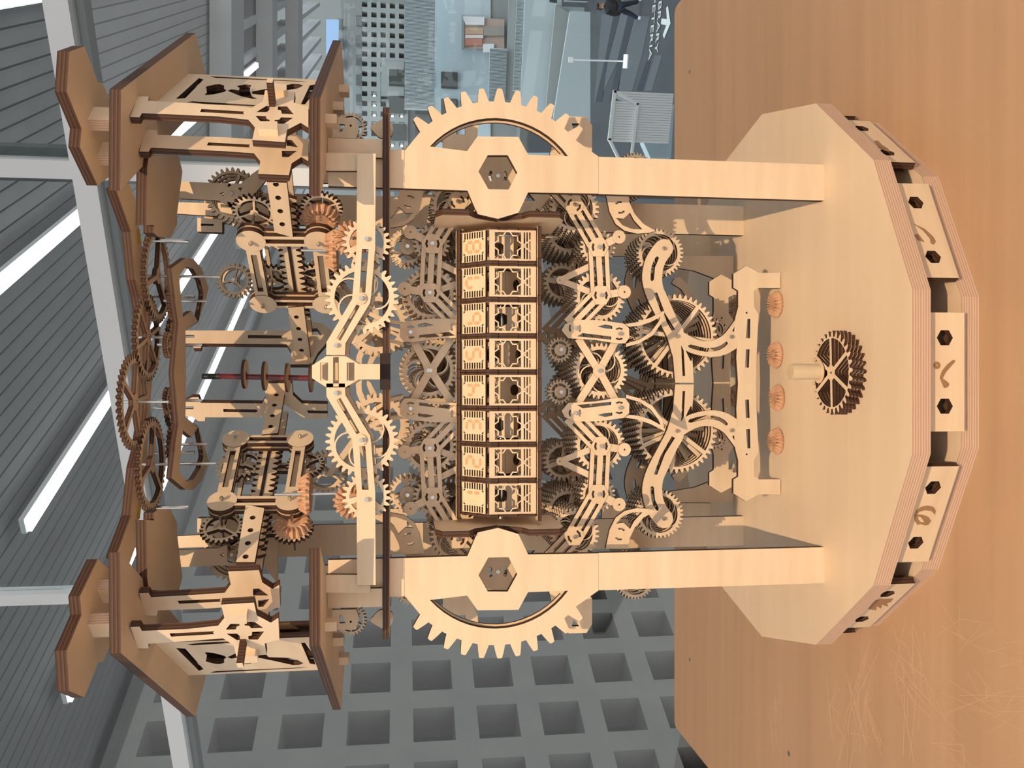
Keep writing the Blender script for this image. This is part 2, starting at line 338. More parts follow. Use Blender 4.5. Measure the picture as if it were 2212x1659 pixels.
for s in (1, -1):
    for y, off in ((-.1455, 0), (.0535, 1)):
        f2 = FY(y)
        plate('pillar', f2, rect(min(s * .170, s * .2053), .0, max(s * .170, s * .2053), zB), (), .007, fm, (BIRCH, EDGE))
        plate('pillar_block', f2, mir(blk, s), [mir(hexh, s), mir(dwin, s)], .007, fm)
        plate('inner_ring', f2.back(.0085), mir(ring2, s), (), .003, fm)
        plate('pillar', f2, rect(min(s * .170, s * .2053), zA, max(s * .170, s * .2053), .477 if not off else .629), (), .007, fm)
    c = [(.1926,.3176)][0]
    plate('hub_plate', FY(-.11), mir(circ(c, .026, 6), s), chevrons((s * c[0], c[1]), .0095, pi / 2, .003), .004, fm); screw(FY(-.11), s * c[0], c[1], fm)
    # boards seen through the arches
    plate('inner_board', FY(-.01), mir([(.2755,.3663),(.277,.3273),(.2602,.3287),(.2291,.3413),(.2283,.3663)], s), [mir([(.2705,.3518),(.2709,.342),(.2611,.342),(.2608,.3518)], s)], .006, fm)
    plate('inner_board', FY(-.02), mir([(.2492,.2483),(.2821,.2298),(.2822,.2098),(.2733,.2037),(.2451,.2037),(.2279,.2156),(.2295,.2526)], s), [mir([(.2745,.2263),(.2748,.2177),(.2669,.2241)], s)], .006, fm)
    plate('inner_board', FY(.0), mir([(.1892,.4242),(.1929,.4159),(.1876,.4049),(.1457,.4049),(.1453,.4242)], s), (), .006, fm)
    plate('hanger', FY(-.168), mir([(.1943,.4779),(.1957,.4383),(.1796,.4383),(.1783,.4779)], s), (), .005, fm)
    plate('side_board', FY(-.152), mir([(.212,.4768),(.2125,.4281),(.1957,.4281),(.1957,.4768)], s), (), .005, fm)
    plate('upper_board', FY(-.05), mir([(.2205,.4935),(.2228,.4283),(.1966,.4283),(.1946,.4935)], s), [mir([(.2142,.4727),(.215,.447),(.2008,.447),(.2,.4727)], s)], .006, fm)
# shelf seen on its edge
part('edge_shelf', MB().prism(FH(.4277), [(-.2425, -.150), (-.235, -.158), (.235, -.158), (.2425, -.150), (.2425, -.09), (-.2425, -.09)], (), .003), fm)
part('edge_shelf', MB().prism(FH(.4246), [(-.2425, -.150), (-.235, -.158), (.235, -.158), (.2425, -.150), (.2425, -.09), (-.2425, -.09)], (), .003), fm)
tn = [(.0177,.43),(.0178,.4209),(-.0151,.4209),(-.0151,.43)]; part('shelf_joint', MB().prism(FY(-.1605), tn, (), .02), fm, (EDGE, EDGE))
# yoke across the front
FYy = FY(-.174); ax0 = .003
arm = [(.193,.4496),(.1935,.4334)] + [(.1107,.4339),(.0673,.4375),(.0614,.4384),(.0258,.4597),(.0155,.4602),(.0155,.4763),(.0267,.4761),(.0651,.4539),(.0701,.4535),(.1104,.4501)]
sl1 = [(.109,.4454),(.1091,.4396),(.0707,.4425),(.0706,.4475)]; sl2 = [(.0601,.4501),(.0588,.4472),(.028,.4641),(.03,.4673)]
octo = [(.0063,.4885),(.0145,.4761),(.0145,.4597),(.0077,.4481),(.0077,.4297),(-.0059,.4297),(-.0059,.4481),(-.0129,.4597),(-.0129,.4761),(-.0049,.4885)]
osl = [[(.0088,.4814),(.0088,.4747),(-.0069,.4747),(-.0069,.4814)], [(.0137,.4703),(.0137,.4655),(-.0122,.4655),(-.0122,.4703)], [(.0088,.4586),(.0089,.452),(-.0069,.452),(-.0069,.4586)]]
bs = [[(.1176,.4415)][0], [(.0652,.446)][0], [(.0238,.4679)][0]]
for s in (1, -1):
    plate('yoke_arm', FYy, mir(arm, s, ax0), [mir(sl1, s, ax0), mir(sl2, s, ax0)], .005, fm)
    plate('yoke_arm', FYy.back(.014), mir([(a, b - .003) for a, b in arm[2:-1]], s, ax0), [mir([(a, b - .003) for a, b in sl2], s, ax0)], .005, fm)
    for k, (a, b) in enumerate(bs): screw(FYy.back(-.0018 if k != 1 else -.003), 2 * ax0 - a if s < 0 else a, b, fm)
    a, b = bs[1]; plate('boss', FYy.back(-.0013), circ((2 * ax0 - a if s < 0 else a, b), .0048, 20), (), .0013, fm)
plate('yoke_centre', FYy, octo, osl, .005, fm)
plate('yoke_centre', FYy.back(.014), [(a, b - .002) for a, b in octo], (), .005, fm)
# lower and upper lattices of linked arms (the upper one is the lower one turned over)
LY = -.09; x0L = .0035
h1, h2, h3, h4, h5 = [(.1706,.238),(.1285,.213),(.0799,.2104),(.0463,.2374),(.041,.1916)]
h0 = [(.1948,.2626)][0]; k1, k2, tri, cx0 = [(.1394,.1916),(.0836,.186),(.0951,.2515),(.0951,.2515)]; xc = [(.0029,.2112)][0]
uh3 = [(.0807,.3831)][0]; z0L = (h3[1] + uh3[1]) / 2
wA, wB = .0192, .0205
def arm_plate(p, q, w, f0=.18, f1=.82, trim=0.): return bar_outline(p, q, w), [slot(p, q, f0, f1, w * .22, w * .15), slot(p, q, f0, f1, -w * .22, w * .15)]
dplate = [(.0502,.2478),(.0548,.2363),(.0547,.2121),(.0513,.1866),(.0468,.1814),(.0371,.181),(.0314,.1854),(.031,.1936),(.0346,.2167),(.0361,.2443),(.044,.2512)]
dsl = [[(.0482,.2144),(.0503,.2063),(.0489,.1988),(.0458,.1988),(.0462,.2052)], [(.0381,.2352),(.0415,.2294),(.0381,.2),(.035,.2)]]
claw = [(.051,.1857),(.0531,.1726),(.0578,.1585),(.0654,.1433),(.0534,.1462),(.0396,.1562),(.0315,.1703),(.0278,.1843),(.0312,.1843),(.0352,.1703),(.043,.1585),(.0533,.1503),(.0588,.148),(.0532,.1585),(.0495,.1703),(.0483,.1812)]
claw2 = [(.1841,.2052),(.165,.2011),(.1527,.1947),(.1461,.1854),(.1435,.1726),(.1444,.1609),(.1468,.1527),(.1534,.1656),(.1634,.1749),(.1746,.1802),(.1848,.1819)]; c2h = [(.1589,.1942),(.1583,.1866),(.1646,.1798),(.1568,.1755),(.1479,.1668),(.1479,.1773),(.1517,.1878)]; c2c = [(.1696,.1903)][0]
xe = [(.0362,.2329),(.0325,.1947)]
def lattice(fr, s, up, parent, full=True):
    R = (lambda p: refl(mir(p, s, x0L), z0L)) if up else (lambda p: mir(p, s, x0L))
    R1 = lambda p: R([p])[0]
    for n_, p, q, w_, e in (('arm', h0, h1, wA, 0), ('arm', h1, h2, wA, 0), ('arm', h2, h3, wB, 1e-4), ('arm', h3, ((h4[0] + .002), h4[1] + .004), wA, 2e-4)):
        o, hs = arm_plate(p, q, w_); plate(n_, fr.back(e), R(o), [R(h) for h in hs], .004, parent)
    for (c, kk, ang) in ((h2, k1, .35), (h3, k2, .1)):
        plate('lever', fr.back(.0003), R(bar_outline(c, kk, .0075)), (), .0035, parent); plate('round_end', fr.back(-.0004), R(circ(kk, .0068, 24)), [R(circ(kk, .0011, 8))], .0043, parent)
    for c, a in ((h1, -.5), (h2, 0), (h3, 0)):
        plate('joint', fr.back(-.0006), R(circ(c, .0108, 6, pi / 6)), (), .0046, parent); screw(fr.back(-.0024), *R1(c), parent)
        for h in chevrons(c, .0072, a + pi / 2, .0022): part('slot_inlay', MB().prism(fr.back(-.0007), R(h), (), .0006), parent, (DARKCUT, DARKCUT))  # thin dark inlays stand in for the open cuts and their shade
    plate('brace', fr.back(.0042), R(bar_outline(tri, ((h2[0] * .7 + h3[0] * .3), h2[1] * .7 + h3[1] * .3), .0062)), (), .003, parent)
    plate('brace', fr.back(.0043), R(bar_outline(tri, h3, .0062)), [R(circ(tri, .001, 8))] if False else (), .003, parent)
    plate('round_end', fr.back(.0040), R(circ(tri, .0042, 16)), [R(circ(tri, .001, 8))], .0034, parent)
    plate('claw_arm', fr.back(-.0012), R(dplate), [R(h) for h in dsl] + [R(h) for c in (h4, h5) for h in chevrons(c, .0066, pi / 2 if c is h4 else 0)], .0046, parent)
    for c in (h4, h5): screw(fr.back(-.003), *R1(c), parent)
    plate('claw', fr, R(claw), (), .004, parent)
    if full:
        plate('claw', fr.back(.001), R(claw2), [R(c2h)] + [R(h) for h in chevrons(c2c, .0066, .3)], .004, parent)
    for e in xe: plate('cross_brace', fr.back(.0045 + .0001 * (e is xe[0])), R(bar_outline(xc, e, .0075)), (), .003, parent)
for s in (1, -1):
    for up in (0, 1):
        lattice(FY(LY), s, up, fm)
        lattice(FY(.046), s, up, fm, False)
for up in (0, 1):
    c = refl([xc], z0L)[0] if up else xc
    plate('round_end', FY(LY).back(.0038), circ((x0L, c[1]), .0065, 20), (), .0036, fm); screw(FY(LY).back(.002), x0L, c[1], fm)
# S-shaped arms and the two low rails
SY = -.051; x0S = -.0095
left = [(.1382,.1433),(.1246,.1519),(.1072,.1561),(.0918,.1543),(.0764,.1482),(.0539,.1359),(.0396,.1285),(.0229,.1235)] + [(.0172,.122),(-.0086,.1198)]
right = [(-.0086,.099),(.0188,.1008)] + [(.0147,.1025),(.0361,.1118),(.0481,.1105),(.0624,.1186),(.0814,.1273),(.0945,.1332),(.1076,.134),(.1196,.1307),(.1305,.1233),(.1377,.1223),(.1436,.126),(.1452,.1328),(.1427,.139)]
sarm = cr(left, 3, False) + cr(right, 3, False)
ssl = [cr([(.126,.1408),(.1245,.1377),(.1146,.142),(.1015,.1433),(.1014,.1469),(.1158,.1457)], 2), [(.0874,.1433),(.0878,.1396),(.0658,.131),(.0486,.1198),(.047,.1235),(.0682,.1359)], [(.0317,.1131),(.0259,.1102),(-.0014,.1087),(-.0014,.1116)]]
br = cr([(.0514,.1179),(.0465,.1118),(.0381,.0958),(.0362,.0818),(.0413,.0683),(.0504,.0594),(.0711,.0443)], 4, False) + cr([(.055,.0411),(.0365,.0432),(.0264,.0547),(.0205,.0683),(.0195,.0839),(.0232,.1015),(.0286,.1107),(.0385,.1184)], 4, False)
bsl = [[(.0474,.0558),(.0454,.0516),(.06,.0437),(.063,.0474)], cr([(.0326,.1025),(.0287,.0854),(.0308,.0709),(.0358,.0631),(.0333,.061),(.0268,.0699),(.0247,.0854),(.0291,.104)], 2)]
leg = [(.1093,.0546),(.1181,.0405),(.1108,.0258),(.1112,.001),(.0947,.001),(.0944,.0258),(.0913,.0313),(.0737,.0313),(.0658,.0262),(.037,.0275),(.0368,.0505),(.0376,.0546),(.0615,.0525),(.0735,.0492),(.0911,.0492),(.0942,.0546)]
railm = [(.0368,.0505),(.037,.0275),(.0138,.0288),(.0034,.0292),(.0034,.0494),(.0177,.0513)]; rsl = [(.0277,.0405),(.0277,.0363),(.0078,.0371),(.0078,.0413)]; lsl = [(.0607,.0388),(.0607,.0355),(.0397,.0359),(.0397,.0405)]
def low_rail(fr, s, parent):
    plate('rail_leg', fr, mir(leg, s, x0S), [mir(lsl, s, x0S), mir(circ([(.0672,.0396)][0], .0011, 8), s, x0S)], .005, parent)
    p = mir(railm, s, x0S)
    plate('rail', fr, p[:3] + [(x0S, p[3][1]), (x0S, p[4][1])] + p[5:], [mir(rsl, s, x0S)], .005, parent)
for s in (1, -1):
    q = mir(sarm, s, x0S); plate('curved_arm', FY(SY), q, [mir(h, s, x0S) for h in ssl], .005, fm)
    plate('curved_branch', FY(SY).back(.0002), mir(br, s, x0S), [mir(h, s, x0S) for h in bsl], .0046, fm)
    for c in [(.1348,.133),(.0412,.1186)] + [(.041,.0579)]: screw(FY(SY).back(-.0016), *mir([c], s, x0S)[0], fm)
    low_rail(FY(SY), s, fm); low_rail(FY(.022), s, fm)
    plate('curved_arm', FY(.02), mir(sarm, s, x0S), [mir(h, s, x0S) for h in ssl], .005, fm)
    # broad boards at the back
    plate('back_board', FY(.083), mir([(.1475,.0984),(.1494,.0004),(.1079,.0004),(.1077,.0154),(.1219,.0274),(.1301,.0512),(.1352,.0867),(.135,.0984)], s, -.004), (), .006, fm)
    plate('back_board', FY(.163), mir([(.1906,.1492),(.194,-.0001),(.1612,-.0001),(.1583,.1492)], s, -.004), (), .006, fm)
    plate('back_arch', FY(.09), mir(cr([(.1153,.0779),(.1238,.0679),(.1087,.0549),(.088,.0434),(.0686,.0405),(.0685,.0477),(.092,.0564),(.1086,.0664)], 2), s, -.004), (), .005, fm)
plate('back_tie', FY(.08), mir([(-.008,.1517),(-.0079,.0759),(-.017,.0759),(-.017,.1517)], 1), (), .005, fm)
# end plates that hold the drum axle, and the two long rails in front of the drums
for s in (1, -1):
    fr = FV(s * .1475, 0, 90)
    zz = [q[1] for q in [(.1462,.3736),(.1468,.3491),(.147,.3426),(.1476,.3205),(.1481,.2987),(.1482,.2934),(.149,.2648)]]
    prof = [(y_, z_) for y_, z_ in zip((-.155, -.155, -.143, -.127, -.143, -.155, -.155), zz)] + [(-.142, zz[6] - .006), (-.07, zz[6] - .006), (-.07, zz[0] + .006), (-.142, zz[0] + .006)]
    part('end_plate', MB().prism(fr, prof, (), .006, .003), fm)
for z, y0, y1 in ((.3540, -.1080, -.092), (.2785, -.1345, -.119)):
    xs = [(-.1405 + .281 * i / 8) for i in range(9)]
    fo = []
    for i, x in enumerate(xs): fo += [(x - .005, y0), (x - .004, y0 + .0022), (x + .004, y0 + .0022), (x + .005, y0)] if 0 < i < 8 else [(x, y0)]
    part('drum_rail', MB().prism(FH(z + .0036), fo + [(.1405, y1), (-.1405, y1)], (), .0036), fm)
# bracket boards of the upper storey
for s in (1, -1):
    fan = [(.1966,.6606),(.1959,.5746),(.2067,.563),(.2217,.5422),(.2166,.5375),(.1951,.5533),(.1829,.563),(.1758,.5598),(.1621,.5375),(.1548,.5422),(.1697,.5746),(.1781,.5976),(.1797,.6606)]
    hubc = [(.1848,.5831)][0]
    plate('fan_bracket', FY(-.03), mir(fan, s), [mir(circ((hubc[0] + .0098 * cos(a), hubc[1] + .0098 * sin(a)), .0026, 3, a), s) for a in [i * pi * 2 / 5 + .3 for i in range(5)]], .004, fm); screw(FY(-.03).back(-.0018), s * hubc[0], hubc[1], fm)
    plate('upper_strut', FY(-.1455), mir([(.17,.6283),(.1704,.59),(.1563,.59),(.1557,.6283)], s), (), .006, fm) if 0 else None
    plate('back_strut', FY(.045), mir([(.1907,.6611),(.1901,.6079),(.1508,.5276),(.1302,.5175),(.13,.5276),(.1761,.6128),(.178,.6611)], s), (), .005, fm)
    plate('spacer', FY(.04), mir([(.1731,.6334),(.1717,.6069),(.1574,.6069),(.1578,.6334)], s), [mir([(.1666,.6295),(.1664,.6158),(.1639,.6158),(.1641,.6295)], s)], .012, fm)
    plate('diagonal_strut', FY(.02), mir([(.1118,.4949),(.1109,.4869),(.0257,.4245),(.0236,.4326)], s), (), .005, fm)
    plate('diagonal_strut', FY(.03), mir([(.1081,.4837),(.1082,.4781),(.0674,.4451),(.0621,.4502)], s), (), .005, fm)
    for yy, pts_ in ((.0, cr([(.0602,.4232),(.0489,.4441),(.0198,.4589),(.0048,.4579),(.0048,.453),(.0173,.453),(.0424,.4401),(.0526,.4232)], 2)), (.03, cr([(.0494,.4236),(.039,.4374),(.0105,.4492),(.0079,.4451),(.0323,.4323),(.0391,.4236)], 2))):
        plate('curved_strip', FY(yy), mir(pts_, s), (), .004, fm)
# centre boards with the hexagonal ends
cb1 = [(.0231,.6619),(.0232,.6485),(.0164,.6476),(.0165,.6394),(.0233,.6393)] + [(.0228,.5435),(.0117,.5373),(-.0067,.5377),(-.0066,.513),(.01,.5075),(.0227,.4995),(.0428,.4917),(.0553,.5048),(.0581,.5197),(.044,.5203),(.0434,.5767)] + [(.043,.6084),(.0425,.6605)]
plate('centre_board', FV(.018, .075, 36), cb1, [[(.0357,.5891),(.0365,.5873),(.0361,.549),(.0338,.5507),(.0317,.5486),(.0313,.588)], [(.0464,.5187),(.0475,.5103),(.0369,.5039),(.0373,.5156)]], .006, fm)
cb2 = [(-.0176,.6618),(-.0088,.6483),(-.0088,.641),(-.0168,.6395),(-.0179,.571)] + [(-.009,.5664),(.011,.5658),(.011,.5353),(-.0058,.5353),(-.018,.526),(-.019,.4966),(-.0406,.4976),(-.0405,.5248),(-.0204,.544),(-.0204,.5617),(-.0385,.5735),(-.038,.6391)] + [(-.0381,.6373),(-.0439,.6387),(-.0438,.6456),(-.0372,.6522),(-.0363,.6595)]
plate('centre_board', FV(-.018, .075, -36), cb2, [[(-.0258,.6157),(-.0268,.5787),(-.0288,.577),(-.0311,.5791),(-.0303,.6159)], [(-.0283,.5209),(-.0292,.4971),(-.0331,.4973),(-.0325,.5192)]], .006, fm)
# holder rings of the pencil
for (x, y) in [(.0006,.5757),(-.0013,.5551),(-.0032,.5315),(-.0032,.5068)]: part('pencil_ring', MB().prism(FH(y + .0015), circ((x, 0), .0155, 20), [circ((x, 0), .0031, 12)], .003), fm)
pc = [(-.0019,.6192),(-.0037,.4981)]
pn = thing('pencil', 'dark red lacquered pencil with black end held upright in the ring holders', 'pencil', (pc[1][0], 0, pc[1][1]))
part('shaft', MB().cyl((pc[1][0], 0, pc[1][1]), (pc[0][0], 0, pc[0][1] - .018), .003, n=6), pn, (PENC,))
part('cap', MB().cyl((pc[0][0], 0, pc[0][1] - .018), (pc[0][0], 0, pc[0][1]), .0031, n=12), pn, (BLACKP,))
# ---------------------------------------------------------------- the two pavilions
PLAN = [(.144, -.223), (.225, -.221), (.372, .03), (.345, .08), (.318, .08)]
ob = [(-.0015,.6322),(-.0015,.6249),(.0054,.6243),(.0048,.5633)] + [(.0013,.5383),(-.0107,.5316),(-.0306,.5315),(-.0321,.5054),(-.0127,.5054),(-.0005,.4953),(-.008,.4884),(.0283,.491),(.0286,.4946),(.0333,.5039),(.0526,.5043),(.0535,.5302),(.0341,.5299),(.022,.5373),(.024,.5606)] + [(.0264,.6234),(.0338,.6245),(.0331,.6332)]
obs = [[(.0109,.5789),(.0162,.5785)] + [(.0147,.5431),(.0124,.5441),(.0099,.5426)]] + [[(.0146,.5333),(.0259,.5261),(.0255,.5234),(.019,.5231),(.0153,.5247)], [(.0255,.5164),(.0262,.5089),(.0132,.5022),(.0133,.5121),(.0192,.5132),(.0201,.5162)], [(.0081,.5331),(.0082,.5248),(.0042,.5238),(.0021,.521),(-.0025,.5209),(-.0019,.5275)], [(.0074,.5121),(.0073,.5023),(-.0033,.5088),(-.0028,.5169),(.0024,.5168),(.0033,.5134)]]
ib = [(.0004,.632),(.0003,.6244),(.0071,.6237),(.0056,.5648)] + [(.0037,.5378),(-.0088,.5311),(-.0283,.5307),(-.029,.5054),(-.0105,.5047),(.0001,.4973),(-.0063,.4909),(.0305,.4936),(.0303,.4972),(.037,.5045),(.0559,.5054),(.0558,.5308),(.0374,.5313),(.0267,.5392),(.0284,.5657)] + [(.0282,.6222),(.0366,.6246),(.0359,.6344)]
ibs = [[(.0139,.5786),(.0188,.5781)] + [(.0175,.5426),(.0151,.5435),(.0129,.5421)], [(.0092,.5147),(.01,.5017),(-.0012,.5084),(-.001,.5135)], [(.028,.5122),(.0277,.508),(.0158,.5015),(.0175,.5113)]]
ten = [(.0556,.5274),(.0539,.5113),(.0427,.5103),(.0438,.5259)], [(-.011,.5284),(-.0099,.513),(-.0232,.5115),(-.0232,.5271)]
knf = [(.0494,.5265),(.0077,.5159)]
pnl = [(0,.6326)] + [(.1388,.6185),(.1293,.5031)]
pz0, pz1, ps0, ps1 = .486, .633, pnl[0][0], (pnl[1][0] + pnl[2][0]) / 2
phl = [[(.1258,.6104),(.1255,.6014),(.1213,.5163),(.1181,.5091),(.1185,.6024)],
       [(-.0001,.6073),(.0044,.6029)] + [(-.0009,.5454),(-.0062,.5466),(-.0047,.5913)],
       [(.0118,.6194),(.1134,.6185),(.1072,.6127),(.0164,.6119)], [(.0114,.5054),(.1011,.5052),(.1067,.5),(.0543,.4984),(.0105,.5017)],
       [(.0724,.6039),(.0845,.5974),(.0872,.5931),(.0814,.5877),(.0678,.5857),(.0584,.5818),(.0516,.5823),(.0385,.5898),(.0339,.5961),(.0351,.5979),(.0449,.5978),(.0593,.6008)],
       [(.0576,.5806),(.065,.5779),(.0609,.5702),(.0727,.5714),(.0823,.5756),(.0918,.5685),(.0896,.5623),(.0766,.5618),(.0615,.5598),(.0361,.5542),(.0263,.5476),(.0254,.552),(.0342,.5637),(.0477,.5737)],
       [(.0586,.5575),(.0815,.5395),(.1052,.5226),(.1048,.5162),(.0986,.5114),(.0833,.5155),(.0708,.5245),(.0646,.5421),(.0449,.5436),(.0454,.549),(.0474,.5552)]]
crown = [(.2494,-.2323),(.2663,-.2),(.2478,-.1679),(.2514,-.1562),(.2421,-.1389),(.2169,-.1049),(.1729,-.1418),(.1594,-.1687),(.181,-.2099),(.1969,-.2062),(.2163,-.2373)]
def zshift(p, dz): return [(a, b + (dz if b < .6 else 0)) for a, b in p]
DZ = {1: 0., -1: .0245}
for s in (1, -1):
    pv = thing('pavilion', 'plywood side turret with slotted posts and thick six-cornered roof at the %s end' % side(s), 'turret', (s * .22, -.08, .477))
    dz = DZ[s]
    F = lambda ox, oy, th: FV(s * ox, oy, s * th)
    for nm, z, t in (('roof_plate', .642, .009), ('floor_plate', .486, .009)): part(nm, MB().prism(FH(z), mir(PLAN, s), (), t), pv)
    plate('post', F(.2108, -.1994, 44), mir(zshift(ob, dz), s), [mir(zshift(h, dz), s) for h in obs], .006, pv)
    plate('post', F(.1875, -.1767, 44), mir(zshift(ib, dz), s), [mir(zshift(h, dz), s) for h in ibs], .006, pv)
    for q in ten: part('tenon', MB().prism(F(.2108, -.1994, 44).back(-.006), mir(zshift(q, dz), s), (), .006), pv, (BIRCH, BIRCH))
    kx, kz0, kz1 = (knf[0][0] + knf[1][0]) / 2, min(knf[0][1], knf[1][1]), max(knf[0][1], knf[1][1])
    part('fin', MB().prism(F(.2108, -.1994, 44).back(-.022), mir(rect(kx - .004, (kz0 + kz1) / 2 + dz - .0025, kx + .004, (kz0 + kz1) / 2 + dz + .0025), s), (), .022), pv)
    plate('sign_panel', F(.2501, -.1172, 60.2), mir(rect(ps0 - .01, pz0, ps1, pz1), s), [mir(h, s) for h in phl], .005, pv)
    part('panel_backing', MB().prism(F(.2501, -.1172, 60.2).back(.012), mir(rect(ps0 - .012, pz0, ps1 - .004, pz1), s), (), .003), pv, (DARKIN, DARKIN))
    # roof ornament on two short posts
    for ox, oy in ((.2108, -.1994), (.1875, -.1767)):
        f = F(ox, oy, 44).back(.006); plate('short_post', f, mir(rect(.002, .642, .0235, .668), s), [mir(rect(.006, .649, .019, .6515), s)], .010, pv, (BIRCH, PLYEDGE))
    part('crown_plate', MB().prism(FH(.677), mir(crown, s), (), .009), pv)
    for (x, y) in [(.2219,-.1687),(.2613,-.0808),(.3066,.0023)]:
        b = MB(); b.box(x - .004, y - .009, .467, x + .004, y + .009, .477)
        if s < 0: b.v = [Vector((-v.x, v.y, v.z)) for v in b.v]; b.f = [f_[::-1] for f_ in b.f]; b.u = [u_[::-1] for u_ in b.u]
        part('floor_tenon', b, pv, (BIRCH, BIRCH))
# ---------------------------------------------------------------- the two tilting linkages
def ruler(s0, s1, z, h, t, n):
    """toothed rack lying along s; teeth up and down"""
    p = []; st = (s1 - s0) / n
    for i in range(n): a = s0 + i * st; p += [(a + st * .08, z + h * .55), (a + st * .36, z + h), (a + st * .64, z + h), (a + st * .92, z + h * .55)]
    for i in reversed(range(n)): a = s0 + i * st; p += [(a + st * .92, z - h * .55), (a + st * .64, z - h), (a + st * .36, z - h), (a + st * .08, z - h * .55)]
    return p
LK = {1: dict(fr=FV(.198, -.167, -54), b=[(-.1156,.5572),(-.1146,.492)] + [(-.2089,.5571),(-.2086,.4914)], st=[[(-.0393,.5328),(-.0392,.5149),(-.1083,.5162),(-.1021,.533)], [(-.213,.5317),(-.2109,.5151),(-.3052,.5152),(-.3043,.5328)]],
    ho=[(-.0416,.5248),(-.0577,.5246),(-.0743,.5245),(-.0911,.5245),(-.2285,.5242),(-.2481,.5238),(-.2672,.524),(-.2869,.5241)], g=[(-.0975,.5537),(-.0905,.4885),(-.1939,.5476),(-.1906,.5018)], bv=[(-.101,.4904)], bh=[(-.1143,.4732),(-.1154,.5124)]),
  -1: dict(fr=FV(-.198, -.167, 54), b=[(.1243,.5859),(.1232,.5205),(.2204,.5872),(.2195,.5195)], st=[[(.1177,.5623),(.1119,.5439),(.042,.5438),(.0426,.5603)], [(.3136,.5623),(.3136,.5445),(.2283,.5439),(.2257,.5607)]],
    ho=[(.0993,.5532),(.0825,.553),(.0658,.5531),(.049,.5528)] + [(.2973,.5532),(.2779,.5533),(.2586,.5532),(.2396,.5529)], g=[(.1094,.5859),(.1074,.5178),(.2035,.5795),(.2023,.5139)], bv=[(.1088,.5181)], bh=[(.1193,.4991),(.1197,.5138)])}
def bevel_mb(R, h, N=18, fr=None, c=(0, 0)):
    """crown gear: a tapering ring of blunt teeth on a disc; fr's normal is its axis"""
    mb = MB(); n = N * 4; prof = []
    def ring(k, q): return [(c[0] + q[i % 4] * cos(2 * pi * i / n), c[1] + q[i % 4] * sin(2 * pi * i / n)) for i in range(n)]
    tops = ((R * .98, h * .30), (R * .74, h), (R * .52, h * .92), (R * .40, h * .70)); bots = ((R * .86, h * .25), (R * .68, h * .62), (R * .52, h * .62), (R * .40, h * .62))
    rows = [[(R * .86, 0)] * 4] + [[tops[k], tops[k], bots[k], bots[k]] for k in range(4)]
    for r_ in rows:
        for i in range(n):
            rr, hh = r_[i % 4]; mb.v.append(fr.at(c[0] + rr * cos(2 * pi * (i + .5) / n), c[1] + rr * sin(2 * pi * (i + .5) / n), hh))
    for k in range(4):
        for i in range(n):
            j = (i + 1) % n; mb.f.append((k * n + i, k * n + j, (k + 1) * n + j, (k + 1) * n + i)); mb.m.append(0); mb.u.append([(0, 0)] * 4)
    mb.f += [tuple(reversed(range(n))), tuple(range(4 * n, 5 * n))]; mb.m += [0, 0]; mb.u += [[(0, 0)] * n] * 2
    return mb
for s in (1, -1):
    d = LK[s]; fr = d['fr']; bo = d['b']; loc = fr.at(*bo[2 if s > 0 else 0])
    lk = thing('linkage', 'slotted plywood linkage frame with round corners, gears and racks inside, at the %s end' % side(s), 'linkage', loc)
    RB = .0142; wb = .0134; ws = .0058
    for off, lay in ((0, 2), (.040, 1)):
        f = fr.back(off)
        for i, j in ((0, 1), (1, 3), (3, 2), (2, 0)):
            plate('link_bar', f.back(.0002 * i), bar_outline(bo[i], bo[j], wb), [slot(bo[i], bo[j], .21, .79, 0, ws)], .005, lk)
            if lay == 2: plate('link_bar', f.back(.0075 + .0002 * i), bar_outline(bo[i], bo[j], wb), (), .004, lk)
        for q in bo:
            plate('round_corner', f.back(-.0002), circ(q, RB, 32), (), .0056, lk)
            if lay == 2: plate('round_corner', f.back(.0073), circ(q, RB, 32), (), .0044, lk); screw(f.back(-.0026), q[0], q[1], lk)
            mb = MB(); mb.cyl(f.at(q[0], q[1], .002), f.at(q[0], q[1], -.03), .0012, n=8); part('axle', mb, lk, (STEEL,))
    for k, q in enumerate(d['st']):
        hs = [circ(c, .0027, 14) for c in d['ho'][4 * k:4 * k + 4]]
        plate('cross_bar', fr.back(-.0009), q, hs, .0055, lk); plate('cross_bar', fr.back(.0355), q, (), .005, lk)
    zc = sum(b for a, b in bo) / 4; sa, sb = min(a for a, b in bo), max(a for a, b in bo)
    plate('spine', fr.back(.016), rect(sa - .03, zc - .0016, sb + .03, zc + .0016), (), .02, lk, (EDGE, EDGE))
    for o in (.017, .030): plate('rack', fr.back(o), ruler(sa - .045, sb + .03, zc, .0115, .004, 20), (), .004, lk)
    for k, (q, st_, R) in enumerate(zip(d['g'], ('three', 'six', 'three', 'six'), (.0215, .0205, .0215, .0205))):
        f = fr.back(.021); mw = axes(f, q[0], q[1]); mw.translation -= loc
        gear_obj(gear_mesh(24, R, 'three', .0042, .78), mw, lk, .4 + k)
        part('axle', MB().cyl(f.at(q[0], q[1], .016), f.at(q[0], q[1], -.02), .0014, n=8), lk, (STEEL,))
    q = d['bv'][0]; part('crown_gear', bevel_mb(.0200, .010, 18, fr.back(.0225), q), lk, (BEVEL,), 'reddish beech crown gear')
    q = d['bh']; c = fr.at(q[0][0], q[0][1], .012); f = Fr(c, (1, 0, 0), (0, 1, 0))
    part('crown_gear', bevel_mb(.0212, .0115, 18, f), lk, (BEVEL,), 'reddish beech crown gear lying level')
    part('axle', MB().cyl(c + Vector((0, 0, -.05)), c + Vector((0, 0, .035)), .0015, n=10), lk, (STEEL,))
